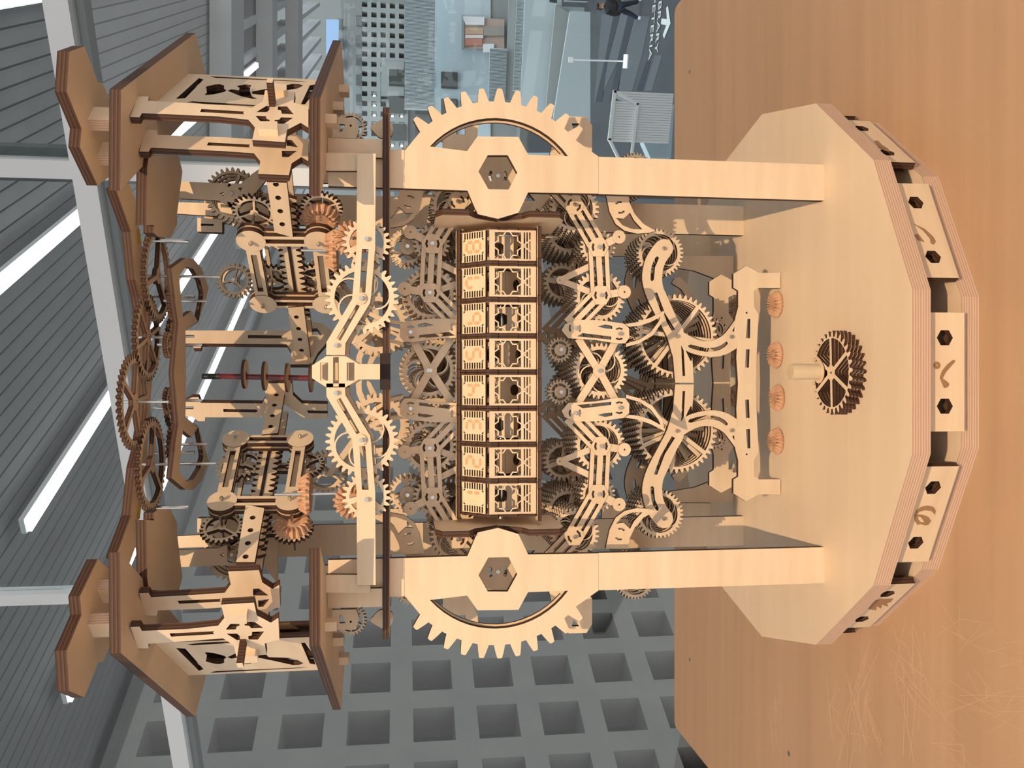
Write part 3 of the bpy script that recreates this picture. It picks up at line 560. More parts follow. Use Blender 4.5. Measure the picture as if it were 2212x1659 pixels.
# ---------------------------------------------------------------- number drums
SEGS = dict(a=((-1, 2), (1, 2)), b=((1, 2), (1, 0)), c=((1, 0), (1, -2)), d=((-1, -2), (1, -2)), e=((-1, 0), (-1, -2)), f=((-1, 2), (-1, 0)), g=((-1, 0), (1, 0)))
DIG = {1: 'bc', 2: 'abged', 3: 'abgcd', 4: 'fgbc', 5: 'afgcd', 6: 'fgecd', 7: 'fabc', 8: 'abcdefg'}
ordw = ['', 'one', 'two', 'three', 'four', 'five', 'six', 'seven', 'eight']
DYC, DZC, ZF0, ZF1, YF0 = -.0865, .3115, .2828, .3283, -.1290
PROF = [(YF0, ZF0), (YF0, ZF1), (YF0 + .0245, ZF1 + .0245), (-.07, ZF1 + .0245), (-.0455, ZF1), (-.0455, ZF0)]
for k in range(8):
    dg = k + 1; xc_ = -.1208 + .0345 * k + .0015; loc = Vector((xc_, DYC, ZF0))
    dr = thing('number_drum', 'octagonal pierced plywood drum whose sunlit upper panel shows the engraved digit %s' % ordw[dg], 'drum', loc, 'row of eight number drums')
    def face(p, q):  # the plane of the side p-q of the cross-section, origin in its middle
        n = Vector((0, -(q[1] - p[1]), q[0] - p[0])).normalized(); u = X_.cross(n) * -1
        u = Vector((0, q[0] - p[0], q[1] - p[1])).normalized()
        return Fr(Vector((xc_, (p[0] + q[0]) / 2, (p[1] + q[1]) / 2)), X_, u)
    for sx in (-1, 1):
        fr = FV(xc_ + sx * .0158 + .00125, 0, 90); prof = []
        for i in range(6):
            p, q = PROF[i], PROF[(i + 1) % 6]; L_ = hypot(q[0] - p[0], q[1] - p[1]); nx, ny = -(q[1] - p[1]) / L_, (q[0] - p[0]) / L_
            for f0, e in ((.03, .002), (.18, .002), (.2, .0004), (.38, .0004), (.4, .002), (.6, .002), (.62, .0004), (.8, .0004), (.82, .002), (.97, .002)): prof.append((p[0] + (q[0] - p[0]) * f0 + nx * e, p[1] + (q[1] - p[1]) * f0 + ny * e))
        part('side_ring', MB().prism(fr, prof, [circ((DYC, DZC), .017, 16)], .0025), dr)
    W_ = .0146
    f = face(PROF[1], PROF[2]); f = Fr(f.at(0, .0020), f.ex, f.ey); H_ = .0150
    hs = [rect(sx * .0110 - .0030, -.0118 + i * .0031, sx * .0110 + .0030, -.0118 + i * .0031 + .0016) for sx in (-1, 1) for i in range(8)]
    ctr = [[(sx * .0074, sy * .0125), (sx * .0074, sy * .0098), (sx * .0050, sy * .0125)] for sx in (-1, 1) for sy in (-1, 1)]
    npn = plate('number_panel', f, rect(-W_, -H_, W_, H_), hs + ctr, .0025, dr)
    for sg in DIG[dg]:
        (a0, b0), (a1, b1) = SEGS[sg]; a0, a1, b0, b1 = a0 * .0046, a1 * .0046, b0 * .0043, b1 * .0043
        dx, dy = a1 - a0, b1 - b0; L_ = hypot(dx, dy); ux, uy = dx / L_, dy / L_; e = .0013; w2 = .00145; nx, ny = -uy * w2, ux * w2
        p0 = (a0 + ux * e * .6, b0 + uy * e * .6); p1 = (a1 - ux * e * .6, b1 - uy * e * .6)
        hexa = [p0, (p0[0] + ux * e + nx, p0[1] + uy * e + ny), (p1[0] - ux * e + nx, p1[1] - uy * e + ny), p1, (p1[0] - ux * e - nx, p1[1] - uy * e - ny), (p0[0] + ux * e - nx, p0[1] + uy * e - ny)]
        part('digit_stroke', MB().prism(f.back(-.0003), hexa, (), .0005), npn, (SEGM, SEGM))
    f = face(PROF[0], PROF[1]); q = .0126; b0 = .0046; H_ = .0225
    mb = MB(); mb.prism(f, rect(-W_, -H_, W_, H_), [rect(-q, b0 - q, q, b0 + q)] + [rect(-.0128, -.0172 + i * .0026, .0128, -.0158 + i * .0026) for i in range(3)], .0025)
    for r_ in range(4):
        for m_ in (1, -1):
            pl_ = [(-m_ * q * .98, q), (-m_ * q * .74, q * .74), (-m_ * q * .36, q * .74), (-m_ * q * .18, q)]
            c_, s_ = cos(r_ * pi / 2), sin(r_ * pi / 2)
            mb.stroke(f, [(a * c_ - b * s_, a * s_ + b * c_ + b0) for a, b in pl_], .0012, .0022, c0=-.0001)
    mb.stroke(f, [(-.0055, -.0170), (0, -.0100), (.0055, -.0170)], .0013, .0022, c0=.0002)
    part('window_panel', mb, dr)
    for i in (2, 3, 4, 5): p_, q_ = PROF[i], PROF[(i + 1) % 6]; plate('plain_panel', face(p_, q_), rect(-W_, -hypot(q_[0] - p_[0], q_[1] - p_[1]) / 2 + .002, W_, hypot(q_[0] - p_[0], q_[1] - p_[1]) / 2 - .002), (), .0025, dr)
    # the counting block seen inside through the window
    mb = MB(); cb = Vector((xc_, DYC, DZC))
    for i in range(4):
        a = pi / 2 * i + .25 + .17 * ((k * 3) % 5); n = Vector((0, -cos(a), sin(a))); u = Vector((0, sin(a), cos(a)))
        fr = Fr(cb + n * .0185, X_, u); mb.prism(fr, rect(-.0125, -.0183, .0125, .0183), (circ((0, 0), .0055, 16),) if i % 2 else ([(-.004, -.008), (.004, -.008), (.006, -.005), (.006, .005), (.004, .008), (-.004, .008), (-.006, .005), (-.006, -.005)],), .0025)
    part('inner_block', mb, dr)
part('drum_axle', MB().cyl((-.150, DYC, DZC), (.150, DYC, DZC), .003, n=12), fm, (STEEL,))
# ---------------------------------------------------------------- gears behind the arms
UPn = ('lower', 'upper')
for s in (1, -1):
    for up in (0, 1):
        R_f = lambda c: refl(mir([c], s, x0L), z0L)[0] if up else mir([c], s, x0L)[0]
        pos = 'above' if up else 'below'
        c = [(.0793,.2109)][0]; gear_train(FY(-.085), *R_f(c), (.0793,.2109,.0273)[2], 30, 'curl', 7, .011, 'curl-spoked gear stack %s the drums by the inner arm joint, %s end' % (pos, side(s)), 'gear stacks behind the arms', rin=.8)
        c = [(.1296,.2122)][0]; gear_train(FY(-.083), *R_f(c), (.1296,.2122,.0188)[2], 22, 'wide', 4, .012, 'small gear stack %s the drums by the middle arm joint, %s end' % (pos, side(s)), 'gear stacks behind the arms')
        c = [(.1687,.2368)][0]; gear_train(FY(-.084), *R_f(c), (.1687,.2368,.0263)[2], 30, 'curl', 11, .0105, 'long gear stack %s the drums beside the pillar at the %s end' % (pos, side(s)), 'gear stacks behind the arms', rin=.66)
for up in (0, 1):
    c = [(.003,.2093)][0]; c = refl([c], z0L)[0] if up else c
    gear_train(FY(-.082), x0L, c[1], (.003,.2093,.029)[2], 34, 'curl', 9, .011, 'curl-spoked plywood gear stack behind the X-shaped brace %s the drums' % ('above' if up else 'below'), 'gear stacks behind the arms', rin=.72)
for s in (1, -1):
    c = mir([[(.0252,.249)][0]], s, x0L)[0]; gear_train(FY(-.070), *c, (.0239,.249,.0133)[2], 20, 'five', 2, .012, 'small gear with round hub disc just under the drums, %s side' % side(s), 'small hub gears', cap=.0062, rodf=.008)
    c = mir([[(.1277,.4048)][0]], s, x0L)[0]; gear_train(FY(-.070), *c, (.1277,.4048,.0194)[2], 24, 'wide', 3, .012, 'gear stack with round hub disc under the dark shelf edge, %s end' % side(s), 'small hub gears', cap=.0078, rodf=.008)
    c = mir([[(.1313,.135)][0]], s, x0S)[0]; gear_train(FY(-.0445), *c, (.1313,.135,.0267)[2], 34, 'curl', 6, .009, 'curl-spoked gear stack under the outer end of the S-shaped arm, %s end' % side(s), 'gear stacks behind the arms', rin=.76)
    c = mir([[(.0418,.1156)][0]], s, x0S)[0]; gear_train(FY(-.043), *c, (-.0602,.1143,.0459)[2], 44, 'six', 9, .0085, 'largest six-spoked gear stack low behind the S-shaped arm, on the %s side' % side(s), 'large gear stacks', rin=.84)
    c = mir([[(.0517,.0554)][0]], s, x0S)[0]; gear_train(FY(.0), *c, .014, 18, 'wide', 2, .01, 'tiny plywood gear behind the low front rail on the %s side' % side(s), 'small hub gears')
    for up in (0, 1):
        R_f = lambda c: refl(mir([c], s, x0L), z0L)[0] if up else mir([c], s, x0L)[0]
        c = [(.1529,.2339)][0]; gear_train(FY(-.04), *R_f(c), .026, 28, 'wide', 9, .0098, 'packed gear stack %s the drums far behind the long arm, %s end' % ('above' if up else 'below', side(s)), 'packed gear stacks')
        c = [(.1008,.2366)][0]; gear_train(FY(-.02), *R_f(c), .022, 24, 'wide', 7, .0098, 'packed gear stack %s the drums near the triangular brace, %s end' % ('above' if up else 'below', side(s)), 'packed gear stacks')
        c = [(.0208,.2223)][0]; gear_train(FY(.0), *R_f(c), .021, 24, 'solid', 4, .0098, 'packed gear stack %s the drums near the X-shaped brace, %s side' % ('above' if up else 'below', side(s)), 'packed gear stacks')
    # yoke gears
    c = mir([[(.0666,.4456)][0]], s, ax0)[0]; gear_train(FY(-.1655), *c, (.0666,.4456,.0326)[2], 32, 'curl', 1, .01, 'large sunlit gear with ring spokes at the bend of the yoke arm, %s side' % side(s), 'gears on the yoke', t=.0045, nut=False)
    c = mir([[(.116,.4419)][0]], s, ax0)[0]; gear_train(FY(-.1653), *c, (.116,.4419,.0219)[2], 22, 'wide', 1, .01, 'smaller sunlit gear on the straight outer part of the yoke, %s side' % side(s), 'gears on the yoke', t=.0045, nut=False)
    c = mir([[(.1234,.4558)][0]], s, ax0)[0]; g = thing('crown_gear', 'reddish beech crown gear tucked behind the outer yoke gear, %s side' % side(s), 'gear', (c[0], -.14, c[1]))
    part('crown_disc', bevel_mb(.018, .01, 18, FY(-.137), c), g, (BEVEL,)); part('axle', MB().cyl((c[0], -.147, c[1]), (c[0], -.06, c[1]), .0015, n=8), g, (STEEL,))
    # gears beside and behind the pillars
    c = mir([[(.2271,.1496)][0]], s, -.001)[0]; gear_train(FY(.0), *c, (.2271,.1496,.024)[2], 36, 'curl', 5, .011, 'gear stack peeping out behind the lower pillar at the %s end' % side(s), 'gear stacks behind the pillars', rin=.7)
    c = mir([[(.2359,.399)][0]], s, 0)[0]; gear_train(FY(.02), *c, (.2359,.399,.0206)[2], 26, 'curl', 3, .011, 'gear stack behind the toothed arch at the %s end' % side(s), 'gear stacks behind the pillars')
    c = mir([[(.2404,.4596)][0]], s, 0)[0]; gear_train(FY(-.09), *c, (.2404,.4596,.0153)[2], 26, 'six', 1, .01, 'small gear hanging under the floor of the turret at the %s end' % side(s), 'gears under the turrets', rin=.78)
    plate('gear_bracket', FY(-.096), mir([(.2475,.4821),(.2482,.4549),(.2369,.4513),(.2285,.4543),(.228,.4821)], s), [mir([(.2416,.4702),(.2414,.4649),(.2335,.4682),(.2335,.4702)], s)], .004, fm)
    plate('cam', FY(-.088), mir(cr([(.2424,.4412),(.2474,.4344),(.2504,.4283),(.2486,.4222),(.2418,.4188),(.2349,.4202),(.232,.4249),(.2324,.4324),(.2377,.4378)], 3), s), (), .004, fm)
    c = mir([[(.1865,.5846)][0]], s, 0)[0]; gear_train(FY(-.022), *c, (.1865,.5846,.0283)[2], 30, 'ring' if 0 else 'three', 3, .014, 'gear stack behind the slotted hub bracket beside the turret at the %s end' % side(s), 'gears in the upper storey', rin=.8, nut=False)
    c = mir([[(.1079,.4958)][0]], s, 0)[0]; gear_train(FY(.03), *c, .024, 26, 'three', 2, .014, 'gear far back in the upper storey behind the linkage at the %s end' % side(s), 'gears in the upper storey')
    c = mir([[(.1062,.5964)][0]], s, 0)[0]; gear_train(FY(.05), *c, .020, 22, 'three', 2, .014, 'gear at the very back beside the pencil rings, %s side' % side(s), 'gears in the upper storey')
    c = mir([[(.0536,.4361)][0]], s, 0)[0]; gear_train(FY(-.02), *c, .034, 30, 'three', 3, .02, 'gear behind the dark shelf edge between centre and the %s end' % side(s), 'gears in the upper storey')
c = [(.0032,.1699)][0]; gear_train(FY(.045), x0L, c[1] - .01, .05, 40, 'six', 4, .012, 'wide six-spoked gear stack at the very back in the middle, under the drums', 'large gear stacks', rin=.8)
# ---------------------------------------------------------------- top train between the turrets
tt = thing('top_bridge', 'level plywood bridge of two thick plates joining the turret roofs, yellow tape on its arms', 'bridge', (0, 0, .62))
half_ = [(.167,-.1214),(.1358,-.0769),(.0918,-.0621)] + [(.0772,-.0489),(.049,-.0335)]
cy_ = [(.0039,-.0309),(.004,-.0245)]; bk_ = [(.0549,-.0207),(.0921,-.0256)] + [(.0928,-.027),(.1143,-.0377),(.1468,-.0533),(.1516,-.027),(.1763,-.027),(.1677,-.0621),(.1816,-.0829),(.1723,-.1105)]
for s in (1, -1):
    part('bridge_plate', MB().prism(FH(.677), mir(half_ + [(0, cy_[0][1]), (0, cy_[1][1] + .02)] + bk_, s), (), .009), tt)
    tp = [(.1416,-.0609),(.1434,-.0507),(.1298,-.0442),(.1277,-.0571)]; part('tape', MB().prism(FH(.6681), mir(tp, s), (), .0003), tt, (TAPE, TAPE))
    part('pillar_cap', MB().prism(FH(.638), mir([(.1775,-.1639),(.1478,-.1651),(.127,-.1662),(.1312,-.1437),(.1242,-.1437),(.1231,-.1301),(.1296,-.0874),(.1468,-.0628),(.1557,-.0643),(.2038,-.043),(.2155,-.0583),(.1889,-.1593)], s), (), .009), tt)
    lt = [(.0963,-.1201),(.0676,-.1063)] + [(.0716,-.11),(.0476,-.0955)]; lb = [(.0423,-.0686),(.056,-.0119),(.0815,.0194),(.095,.0344)] + [(.0961,.0317),(.1118,.0019),(.117,-.0361),(.1132,-.0681)]
    ly = [(.0027,-.1111),(.0034,-.066)]; lh = [(.0932,-.0935),(.1052,-.065),(.1067,-.0361),(.0985,-.0052),(.0869,.0092)] + [(.0815,.0064),(.0545,-.0146),(.0635,-.0437),(.0547,-.0782),(.0808,-.0887)]
    part('lower_plate', MB().prism(FH(.625), mir(lt + [(0, ly[0][1]), (0, ly[1][1])] + lb, s), [mir(lh, s)], .005), tt)
    for (x, y) in [(.0813,-.0086),(.1349,-.0339)]: part('spacer_post', MB().cyl((s * x, y, .625), (s * x, y, .668), .002, n=8), tt, (STEEL,))
def flat_gear(z, xy, R, N, st, label, rod, layers=1):
    x, y = xy; g = thing('spur_gear', label, 'gear', (x, y, z), 'level gears of the top bridge')
    for i in range(layers):
        mw = Matrix.Translation((0, 0, -i * .006)) @ Matrix.Rotation(pi / 2, 4, 'X'); gear_obj(gear_mesh(N, R, st, .0045, .80), mw, g, .5 + i)
    part('axle', MB().cyl((x, y, z + rod[1]), (x, y, z - rod[0]), .0014, n=8), g, (STEEL,)); return g
tg = [(.0994,-.0344),(-.0893,-.0545),(.0365,-.0462),(-.027,-.0829),(.0396,-.0152),(-.0345,-.0188)]
for (c, R, N, st, z, lb, rod) in zip(tg, (.048, .047, .044, .046, .019, .020), (44, 44, 40, 42, 22, 22), ('three', 'three', 'six', 'five', 'three', 'three'), (.654, .654, .660, .662, .644, .644),
        ('large level gear under the top bridge on the drum eight side', 'large level gear under the top bridge on the drum one side', 'level six-spoked gear at the tip of the top bridge, drum eight side of the pencil', 'level five-spoked gear at the tip of the top bridge, drum one side of the pencil', 'small level gear hung below the six-spoked one on the top bridge', 'small level gear hung below the five-spoked one on the top bridge'),
        ((.06, .02), (.06, .02), (.03, .015), (.03, .015), (.02, .02), (.02, .02))):
    flat_gear(z, c, R, N, st, lb, rod)
for (x, y), lb in zip([(.0733,-.0472),(-.0704,-.0472),(.0282,-.0696),(-.026,-.0696)], ('drum eight', 'drum one', 'six-spoked gear', 'five-spoked gear')):
    flat_gear(.634, (x, y), .022 if lb[0] == 'd' else .013, 24, 'three', 'small level gear over the lower bridge plate beside the %s side' % lb, (.03, .012))
# ---------------------------------------------------------------- crank wheel and bevel gears on the plinth
cw = [(.0006,-.1854)][0]
ck = thing('crank_wheel', 'thick stack of six-spoked gears lying on the plinth with an upright dowel handle', 'crank', (cw[0], cw[1], 0))
for i in range(4):
    mw = Matrix.Translation((0, 0, .0135 - .0034 * i)) @ Matrix.Rotation(-pi / 2, 4, 'X'); gear_obj(gear_mesh(30, .0392, 'six', .0031, .86), mw, ck, .26 + .012 * i)
dw = [(.0018,-.163)][0]; dt = [(.001,.068)][0]
part('handle', MB().cyl((dw[0], dw[1], .0135), (dw[0], dw[1], .043), .0077, n=28), ck, (DOWEL,), 'pale round dowel handle')
part('handle_collar', MB().prism(FH(.0143), circ(dw, .0112, 28), [circ(dw, .0074, 20)], .0010), ck)
for s, y_, pos, pts_ in ((0, 0, 'before the low rail', [(.0774,-.0435),(.0218,-.0435),(-.0251,-.0482),(-.0725,-.0458)]), (1, 0, 'behind the low rail', [(.0825,.0696),(.025,.0696),(-.025,.0696),(-.0716,.0696)])):
    for i, (x, y) in enumerate(pts_):
        who = ('beside the drum eight pillar', 'second from drum eight pillar', 'third from drum eight pillar', 'beside the drum one pillar')[i]
        g = thing('crown_gear', 'reddish beech crown gear on plinth %s, %s' % (pos, who), 'gear', (x, y, 0), 'crown gears on the plinth')
        part('crown_disc', bevel_mb(.0152, .0085, 20, FH(.0005), (x, y)), g, (BEVEL,)); part('axle', MB().cyl((x, y, 0), (x, y, .0075), .004, n=10), g, (BEVEL,))
# ---------------------------------------------------------------- room and atrium behind the glass
ZC = 2.6
d64 = Vector((cos(radians(63)), sin(radians(63)), 0)); n64 = Vector((-d64.y, d64.x, 0))   # hall axis, and its left
nf = MB().box(-3, -3.2, -.9, 3, 1.75, -.82); struct('floor_1', nf, (GREYW, GREYW))
ZF = -9.2
struct('floor_2', MB().box(-25, 2.2, ZF - .2, 45, 75, ZF), (FLOORD, FLOORD))
fl2 = bpy.data.objects['floor_2']
for nm, mt, q in (('floor_stripe', STRP, [(16.7609,37.0583),(16.2932,35.9635),(15.0245,38.3374),(13.5304,39.3844),(13.9768,40.755),(15.2858,38.8851)]), ('floor_stripe', STRP, [(15.6625,34.5789),(15.2069,33.5696),(13.9951,35.4905),(12.6278,36.6129),(13.0731,37.9804),(14.3511,36.4485)]), ('floor_stripe', STRP, [(12.7163,31.9199),(12.4742,31.3347),(11.737,32.5259),(12.0116,33.3374)]),
    ('floor_stripe', STRL, [(16.2704,35.9104),(15.6835,34.6284),(14.3714,36.5031),(13.9142,39.1333),(13.5717,39.5112),(15.0022,38.2775)]), ('floor_stripe', STRL, [(15.1871,33.5229),(14.2671,31.417),(13.1638,32.5259),(12.2342,33.9953),(13.0643,36.4485),(13.9758,35.4387)]), ('floor_stripe', STRL, [(17.8091,39.5112),(16.785,37.1146),(15.2858,38.8851),(13.9988,40.8225),(14.0874,41.0947),(16.0594,40.1567)]), ('floor_stripe', STRL, [(12.4972,30.7692),(12.1457,29.843),(11.2786,31.1711),(11.619,32.177)])):
    part(nm, MB().prism(FH(ZF + .012), q, (), .012), fl2, (mt, mt))
part('floor_arrow', MB().prism(FH(ZF + .025), [(13.6693,29.3263),(13.6593,29.1243),(12.9027,28.8261),(12.6548,29.5825),(12.8496,29.7308),(13.038,29.3118),(13.3389,29.9559),(13.5235,29.8805),(13.2262,29.2394)], (), .01), fl2, (MARK, MARK))
def floor_word(txt, a, b, hgt):
    """word painted on the floor from point a (start of its baseline) to b; it is read from the far side"""
    cu = bpy.data.curves.new('floor_word', 'FONT'); cu.body = txt; cu.size = 1; cu.extrude = .004
    o = bpy.data.objects.new('floor_word', cu); COL.objects.link(o); bpy.context.view_layer.update()
    wd = o.dimensions.x; o.parent = fl2; L_ = hypot(b[0] - a[0], b[1] - a[1]); o.location = (a[0], a[1], ZF + .03)
    o.rotation_euler = (0, 0, atan2(b[1] - a[1], b[0] - a[0])); o.scale = (L_ / wd, hgt, 1); cu.materials.append(MARK)
    return o
fw1 = [(14.7358,30.0468),(12.5897,30.7058)]; fw2 = [(15.6448,30.6111),(12.6229,31.5414)]
h1_ = [(14.2698,30.3381),(14.112,29.9786)]; hh_ = hypot(h1_[0][0] - h1_[1][0], h1_[0][1] - h1_[1][1]) * 1.45
floor_word('LIBRARY', fw1[0], fw1[1], hh_); floor_word('CAFETERIA', fw2[0], fw2[1], hh_)
# left wall with deep square openings
WO = Vector((-2.8267, 5.6976, 0)); WT = 62.72
wf = FV(WO.x, WO.y, WT)
mb = MB(); PT, HO, DP = .515, .33, .34; S0, Z0 = .08, -.02
ks, js = range(-7, 8), range(-4, 5)
mb2 = MB()
sa_, sb_ = S0 + PT * min(ks) - (PT - HO) / 2, S0 + PT * max(ks) + HO + (PT - HO) / 2; za_, zb_ = Z0 + PT * min(js) - (PT - HO) / 2, Z0 + PT * max(js) + HO + (PT - HO) / 2
for k in ks:
    a0 = S0 + PT * k
    for j in js:
        b0 = Z0 + PT * j
        mb.prism(wf, rect(a0 - (PT - HO) / 2, b0 - (PT - HO) / 2, a0 + HO + (PT - HO) / 2, b0 + HO + (PT - HO) / 2), [rect(a0, b0, a0 + HO, b0 + HO)], DP)
mb.prism(wf, rect(sa_, zb_, sb_ + 9, ZC), (), DP); mb.prism(wf, rect(sb_, za_, sb_ + 9, zb_), (), DP); mb.prism(wf, rect(sa_, ZF, sb_ + 9, za_), (), DP)
wl = struct('wall_left', mb, (GREYW, GREYW))
part('window_glass', MB().prism(wf.back(DP), rect(sa_, za_, sb_, zb_), (), .02), wl, (HOLED, HOLED))
struct('trim_1', MB().prism(FH(-2.0), [(-2.9946,6.4439),(-3.4823,6.7135),(-2.4255,4.1947),(-1.9625,4.1947)], (), .1), (GREYF, GREYF))
# ceiling of long slats with light strips
T0 = Vector((.5756, 4.1177, 0))
fc = Fr((T0.x, T0.y, 0), d64, n64)
struct('ceiling', MB().prism(FH(ZC + .2), [tuple(T0 + d64 * a + n64 * b)[:2] for a, b in ((-6, -9), (9.2, -9), (12, 4.3), (-6, 4.3))], (), .1), (SLATB, SLATB))
ce = bpy.data.objects['ceiling']
sm = None; kk = 0
for i in range(-86, 40):
    off = i * .104
    dist_ = abs((off + .02) % .96)
    if sm is None:
        o = part('slat', MB().prism(Fr((0, 0, ZC + .12), d64, n64), rect(-6, -.045, 9, .045), (), .03), ce, (SLAT, SLAT)); sm = o.data
    else:
        o = bpy.data.objects.new('slat', sm); link(o, ce)
    o.location = (T0.x + n64.x * off, T0.y + n64.y * off, 0)
lm = None
for k in range(-2, 3):
    for a in ((-2.87, -.42, 2.03, 4.48, 6.9) if k <= 0 else (-.42, 2.03, 4.48, 6.9)):
        o = bpy.data.objects.new('strip_light', None); COL.objects.link(o)
        o.location = T0 + n64 * (1.372 * k) + d64 * a + Vector((0, 0, ZC - .03))
        if lm is None:
            lm = MB().prism(Fr((0, 0, 0), d64, n64), rect(0, -.035, 2.43, .035), (), .03).mesh('diffuser', (LAMP, ALU)); lh2 = MB().prism(Fr((0, 0, .03), d64, n64), rect(0, -.05, 2.44, .05), (), .03).mesh('housing', (ALU, ALU))
            lm = MB().prism(Fr((0, 0, -.03), d64, -n64), rect(0, -.035, 2.43, .035), (), .03).mesh('diffuser', (LAMP, LAMP))
        o['label'] = 'slim white strip light glowing under the grey slatted ceiling'; o['category'] = 'light'; o['group'] = 'ceiling strip lights'
        for nm, me in (('housing', lh2), ('diffuser', lm)): c = bpy.data.objects.new(nm, me); link(c, o)
# ceiling further out, its skylight painted in as a paler colour, with cross beams
def cross(y0, y1, z0, z1, mt, nm, x0=-2, x1=22): return struct(nm, MB().box(x0, y0, z0, x1, y1, z1), (mt, mt))
cl2 = struct('ceiling_2', MB().prism(FH(ZC + .5), [(.7231,9.9363),(5.9309,9.9363),(9.7024,17.7119),(4.0095,17.7119)], (), .1), (SLATL, SLATL))
sm = None
for i in range(26):
    p0 = Vector((*[(5.9309,9.9363)][0], 0)) + n64 * (i * .45 + .2)
    o = part('slat', MB().prism(Fr((p0.x, p0.y, ZC + .32), d64, n64), rect(-.5, -.05, 14, .05), (), .3), cl2, (SLATL, SLATL)) if sm is None else bpy.data.objects.new('slat', sm)
    if sm is None: sm = o.data; first = p0
    else: link(o, cl2); o.location = p0 - first
for i, (x0, x1) in enumerate(((464, 478), (562, 572), (622, 630), (648, 668))):
    q = Z("P",2.6,"%d,300 %d,300" % (0, 0)) if 0 else None
for n_, q in enumerate(([(2.7263,9.5944),(5.9583,9.5944),(6.4386,10.4194),(2.9465,10.4194)], [(3.6061,12.8906),(7.8772,12.8906),(8.2004,13.4458),(3.7542,13.4458)], [(4.5294,16.3501),(9.8912,16.3501),(10.3165,17.0806),(4.7244,17.0806)])):
    struct('trim_%d' % (n_ + 2), MB().prism(FH(ZC + .05), q, (), .25), (SLAT, SLAT))
# far side of the atrium
YF = 46.
def far(nm, q, mt, y=YF, t=.4, parent=None):
    mbq = MB().prism(FY(y), q, (), t); return part(nm, mbq, parent, (mt, mt)) if parent else struct(nm, mbq, (mt, mt))
hb = [(21.2931,2.6073),(12.3181,2.6073),(12.4108,-.0912),(21.4532,-.0912)]
mb = MB(); c0 = [(20.0581,2.461),(20.0739,2.1791),(19.7762,2.461),(20.0857,1.9674),(19.5244,2.461)]
ho = abs(c0[0][1] - c0[1][1]); hw_ = abs(c0[0][0] - c0[2][0]); pz = abs(c0[0][1] - c0[3][1]); px_ = abs(c0[0][0] - c0[4][0])
back = MB()
hl = []
for i in range(-1, 15):
    for j in range(5):
        a0 = c0[0][0] - i * px_; b0 = c0[0][1] - j * pz
        if 6 <= i <= 8 and j >= 2: continue
        hl.append((a0, b0)); mb.prism(FY(YF), rect(a0 - hw_ - (px_ - hw_), b0 - ho - (pz - ho), a0, b0), [rect(a0 - hw_, b0 - ho, a0 - .001, b0 - .001)], .5)
wb = struct('wall_back', mb, (GREYF, GREYF))
for k, (a0, b0) in enumerate(hl):
    part('window', MB().prism(FY(YF + .45), rect(a0 - hw_ - .05, b0 - ho - .05, a0 + .05, b0 + .05), (), .1), wb, (HOLEF, HOLEF))
for i, j in ((8, 1), (9, 1), (9, 3), (9, 4), (10, 1), (10, 3), (10, 4), (11, 1), (11, 3), (11, 4), (12, 3), (12, 4), (13, 1), (13, 3), (13, 4), (14, 3), (14, 4)):
    if 6 <= i <= 8 and j >= 2: continue
    a0 = c0[0][0] - i * px_; b0 = c0[0][1] - j * pz; part('lamp_panel', MB().prism(FY(YF + .42), rect(a0 - hw_ * .75, b0 - ho * .75, a0 - hw_ * .2, b0 - ho * .3), (), .05), wb, (LAMPF, LAMPF))
bx = [(17.4011,1.4464),(15.5355,1.4464),(15.5888,.2123),(17.4608,.2123)]; far('bay', bx, GREYF, YF - .05, .5, wb)
for i in range(3):
    for j in range(3):
        q = [(16.9894,1.016)][0]; w_ = .62; a0, b0 = q[0] - i * 1.05 * 1.4, q[1] - j * 1.0 * 1.4; part('window', MB().prism(FY(YF - .1), rect(a0 - .9, b0 - .9, a0, b0), (), .04), wb, (HOLED, HOLED))
# screen of upright fins
sc = MB()
for (q0, q1, n_, nm) in (([(20.1412,.1672),(20.2126,-1.059)], [(14.2731,.2031),(14.3238,-1.0228)], 92, 'a'), ([(20.2126,-1.059),(20.2316,-1.385)], [(14.3238,-1.0228),(14.3372,-1.3487)], 92, 'b'), ([(17.648,-4.2549),(17.6936,-5.1603)], [(14.7483,-4.1996),(14.784,-5.0492)], 46, 'c'), ([(20.4832,-5.7066),(20.506,-6.0973)], [(15.4648,-5.4837),(15.4804,-5.8367)], 78, 'd')):
    for i in range(n_):
        f = (i + .5) / n_; x0 = q0[0][0] + (q1[0][0] - q0[0][0]) * f; za = q0[0][1] + (q1[0][1] - q0[0][1]) * f; zb2 = q0[1][1] + (q1[1][1] - q0[1][1]) * f
        sc.prism(FY(44), rect(x0 - .045, min(za, zb2), x0 + .045, max(za, zb2)), (), .12, mi=(0, 0))
wr = far('wall_right', [(22.4143,-1.418),(22.6053,-4.5096),(12.4354,-4.5096),(12.3303,-1.418)], WHITEB)
part('fin_screen', sc, wr, (WHITEW,), kind='stuff')
far('recess', [(22.3169,.158),(22.4174,-1.4683),(12.206,-1.4683),(12.1471,.2825)], HOLEF, YF + .1, .3, wr)
far('recess', [(22.5974,-4.3818),(22.7227,-6.4105),(12.3618,-6.1009),(12.2997,-4.2542)], GREYF, YF + .1, .3, wr)
far('wall_strip', [(20.6828,-5.2868),(20.7123,-5.7934),(15.0788,-5.5493),(15.0605,-5.1182)], GREYF, 44.2, .1, wr)
far('wall_panel', [(20.506,-6.0973),(20.6074,-7.8379),(14.2156,-7.2745),(14.157,-5.8181)], WHITEW, 43.8, .3, wr)
far('wall_panel', [(19.7842,-7.6176),(19.3908,-8.3546),(13.9286,-7.8384),(13.8976,-7.0669)], GREYF, 43.2, .3, wr)
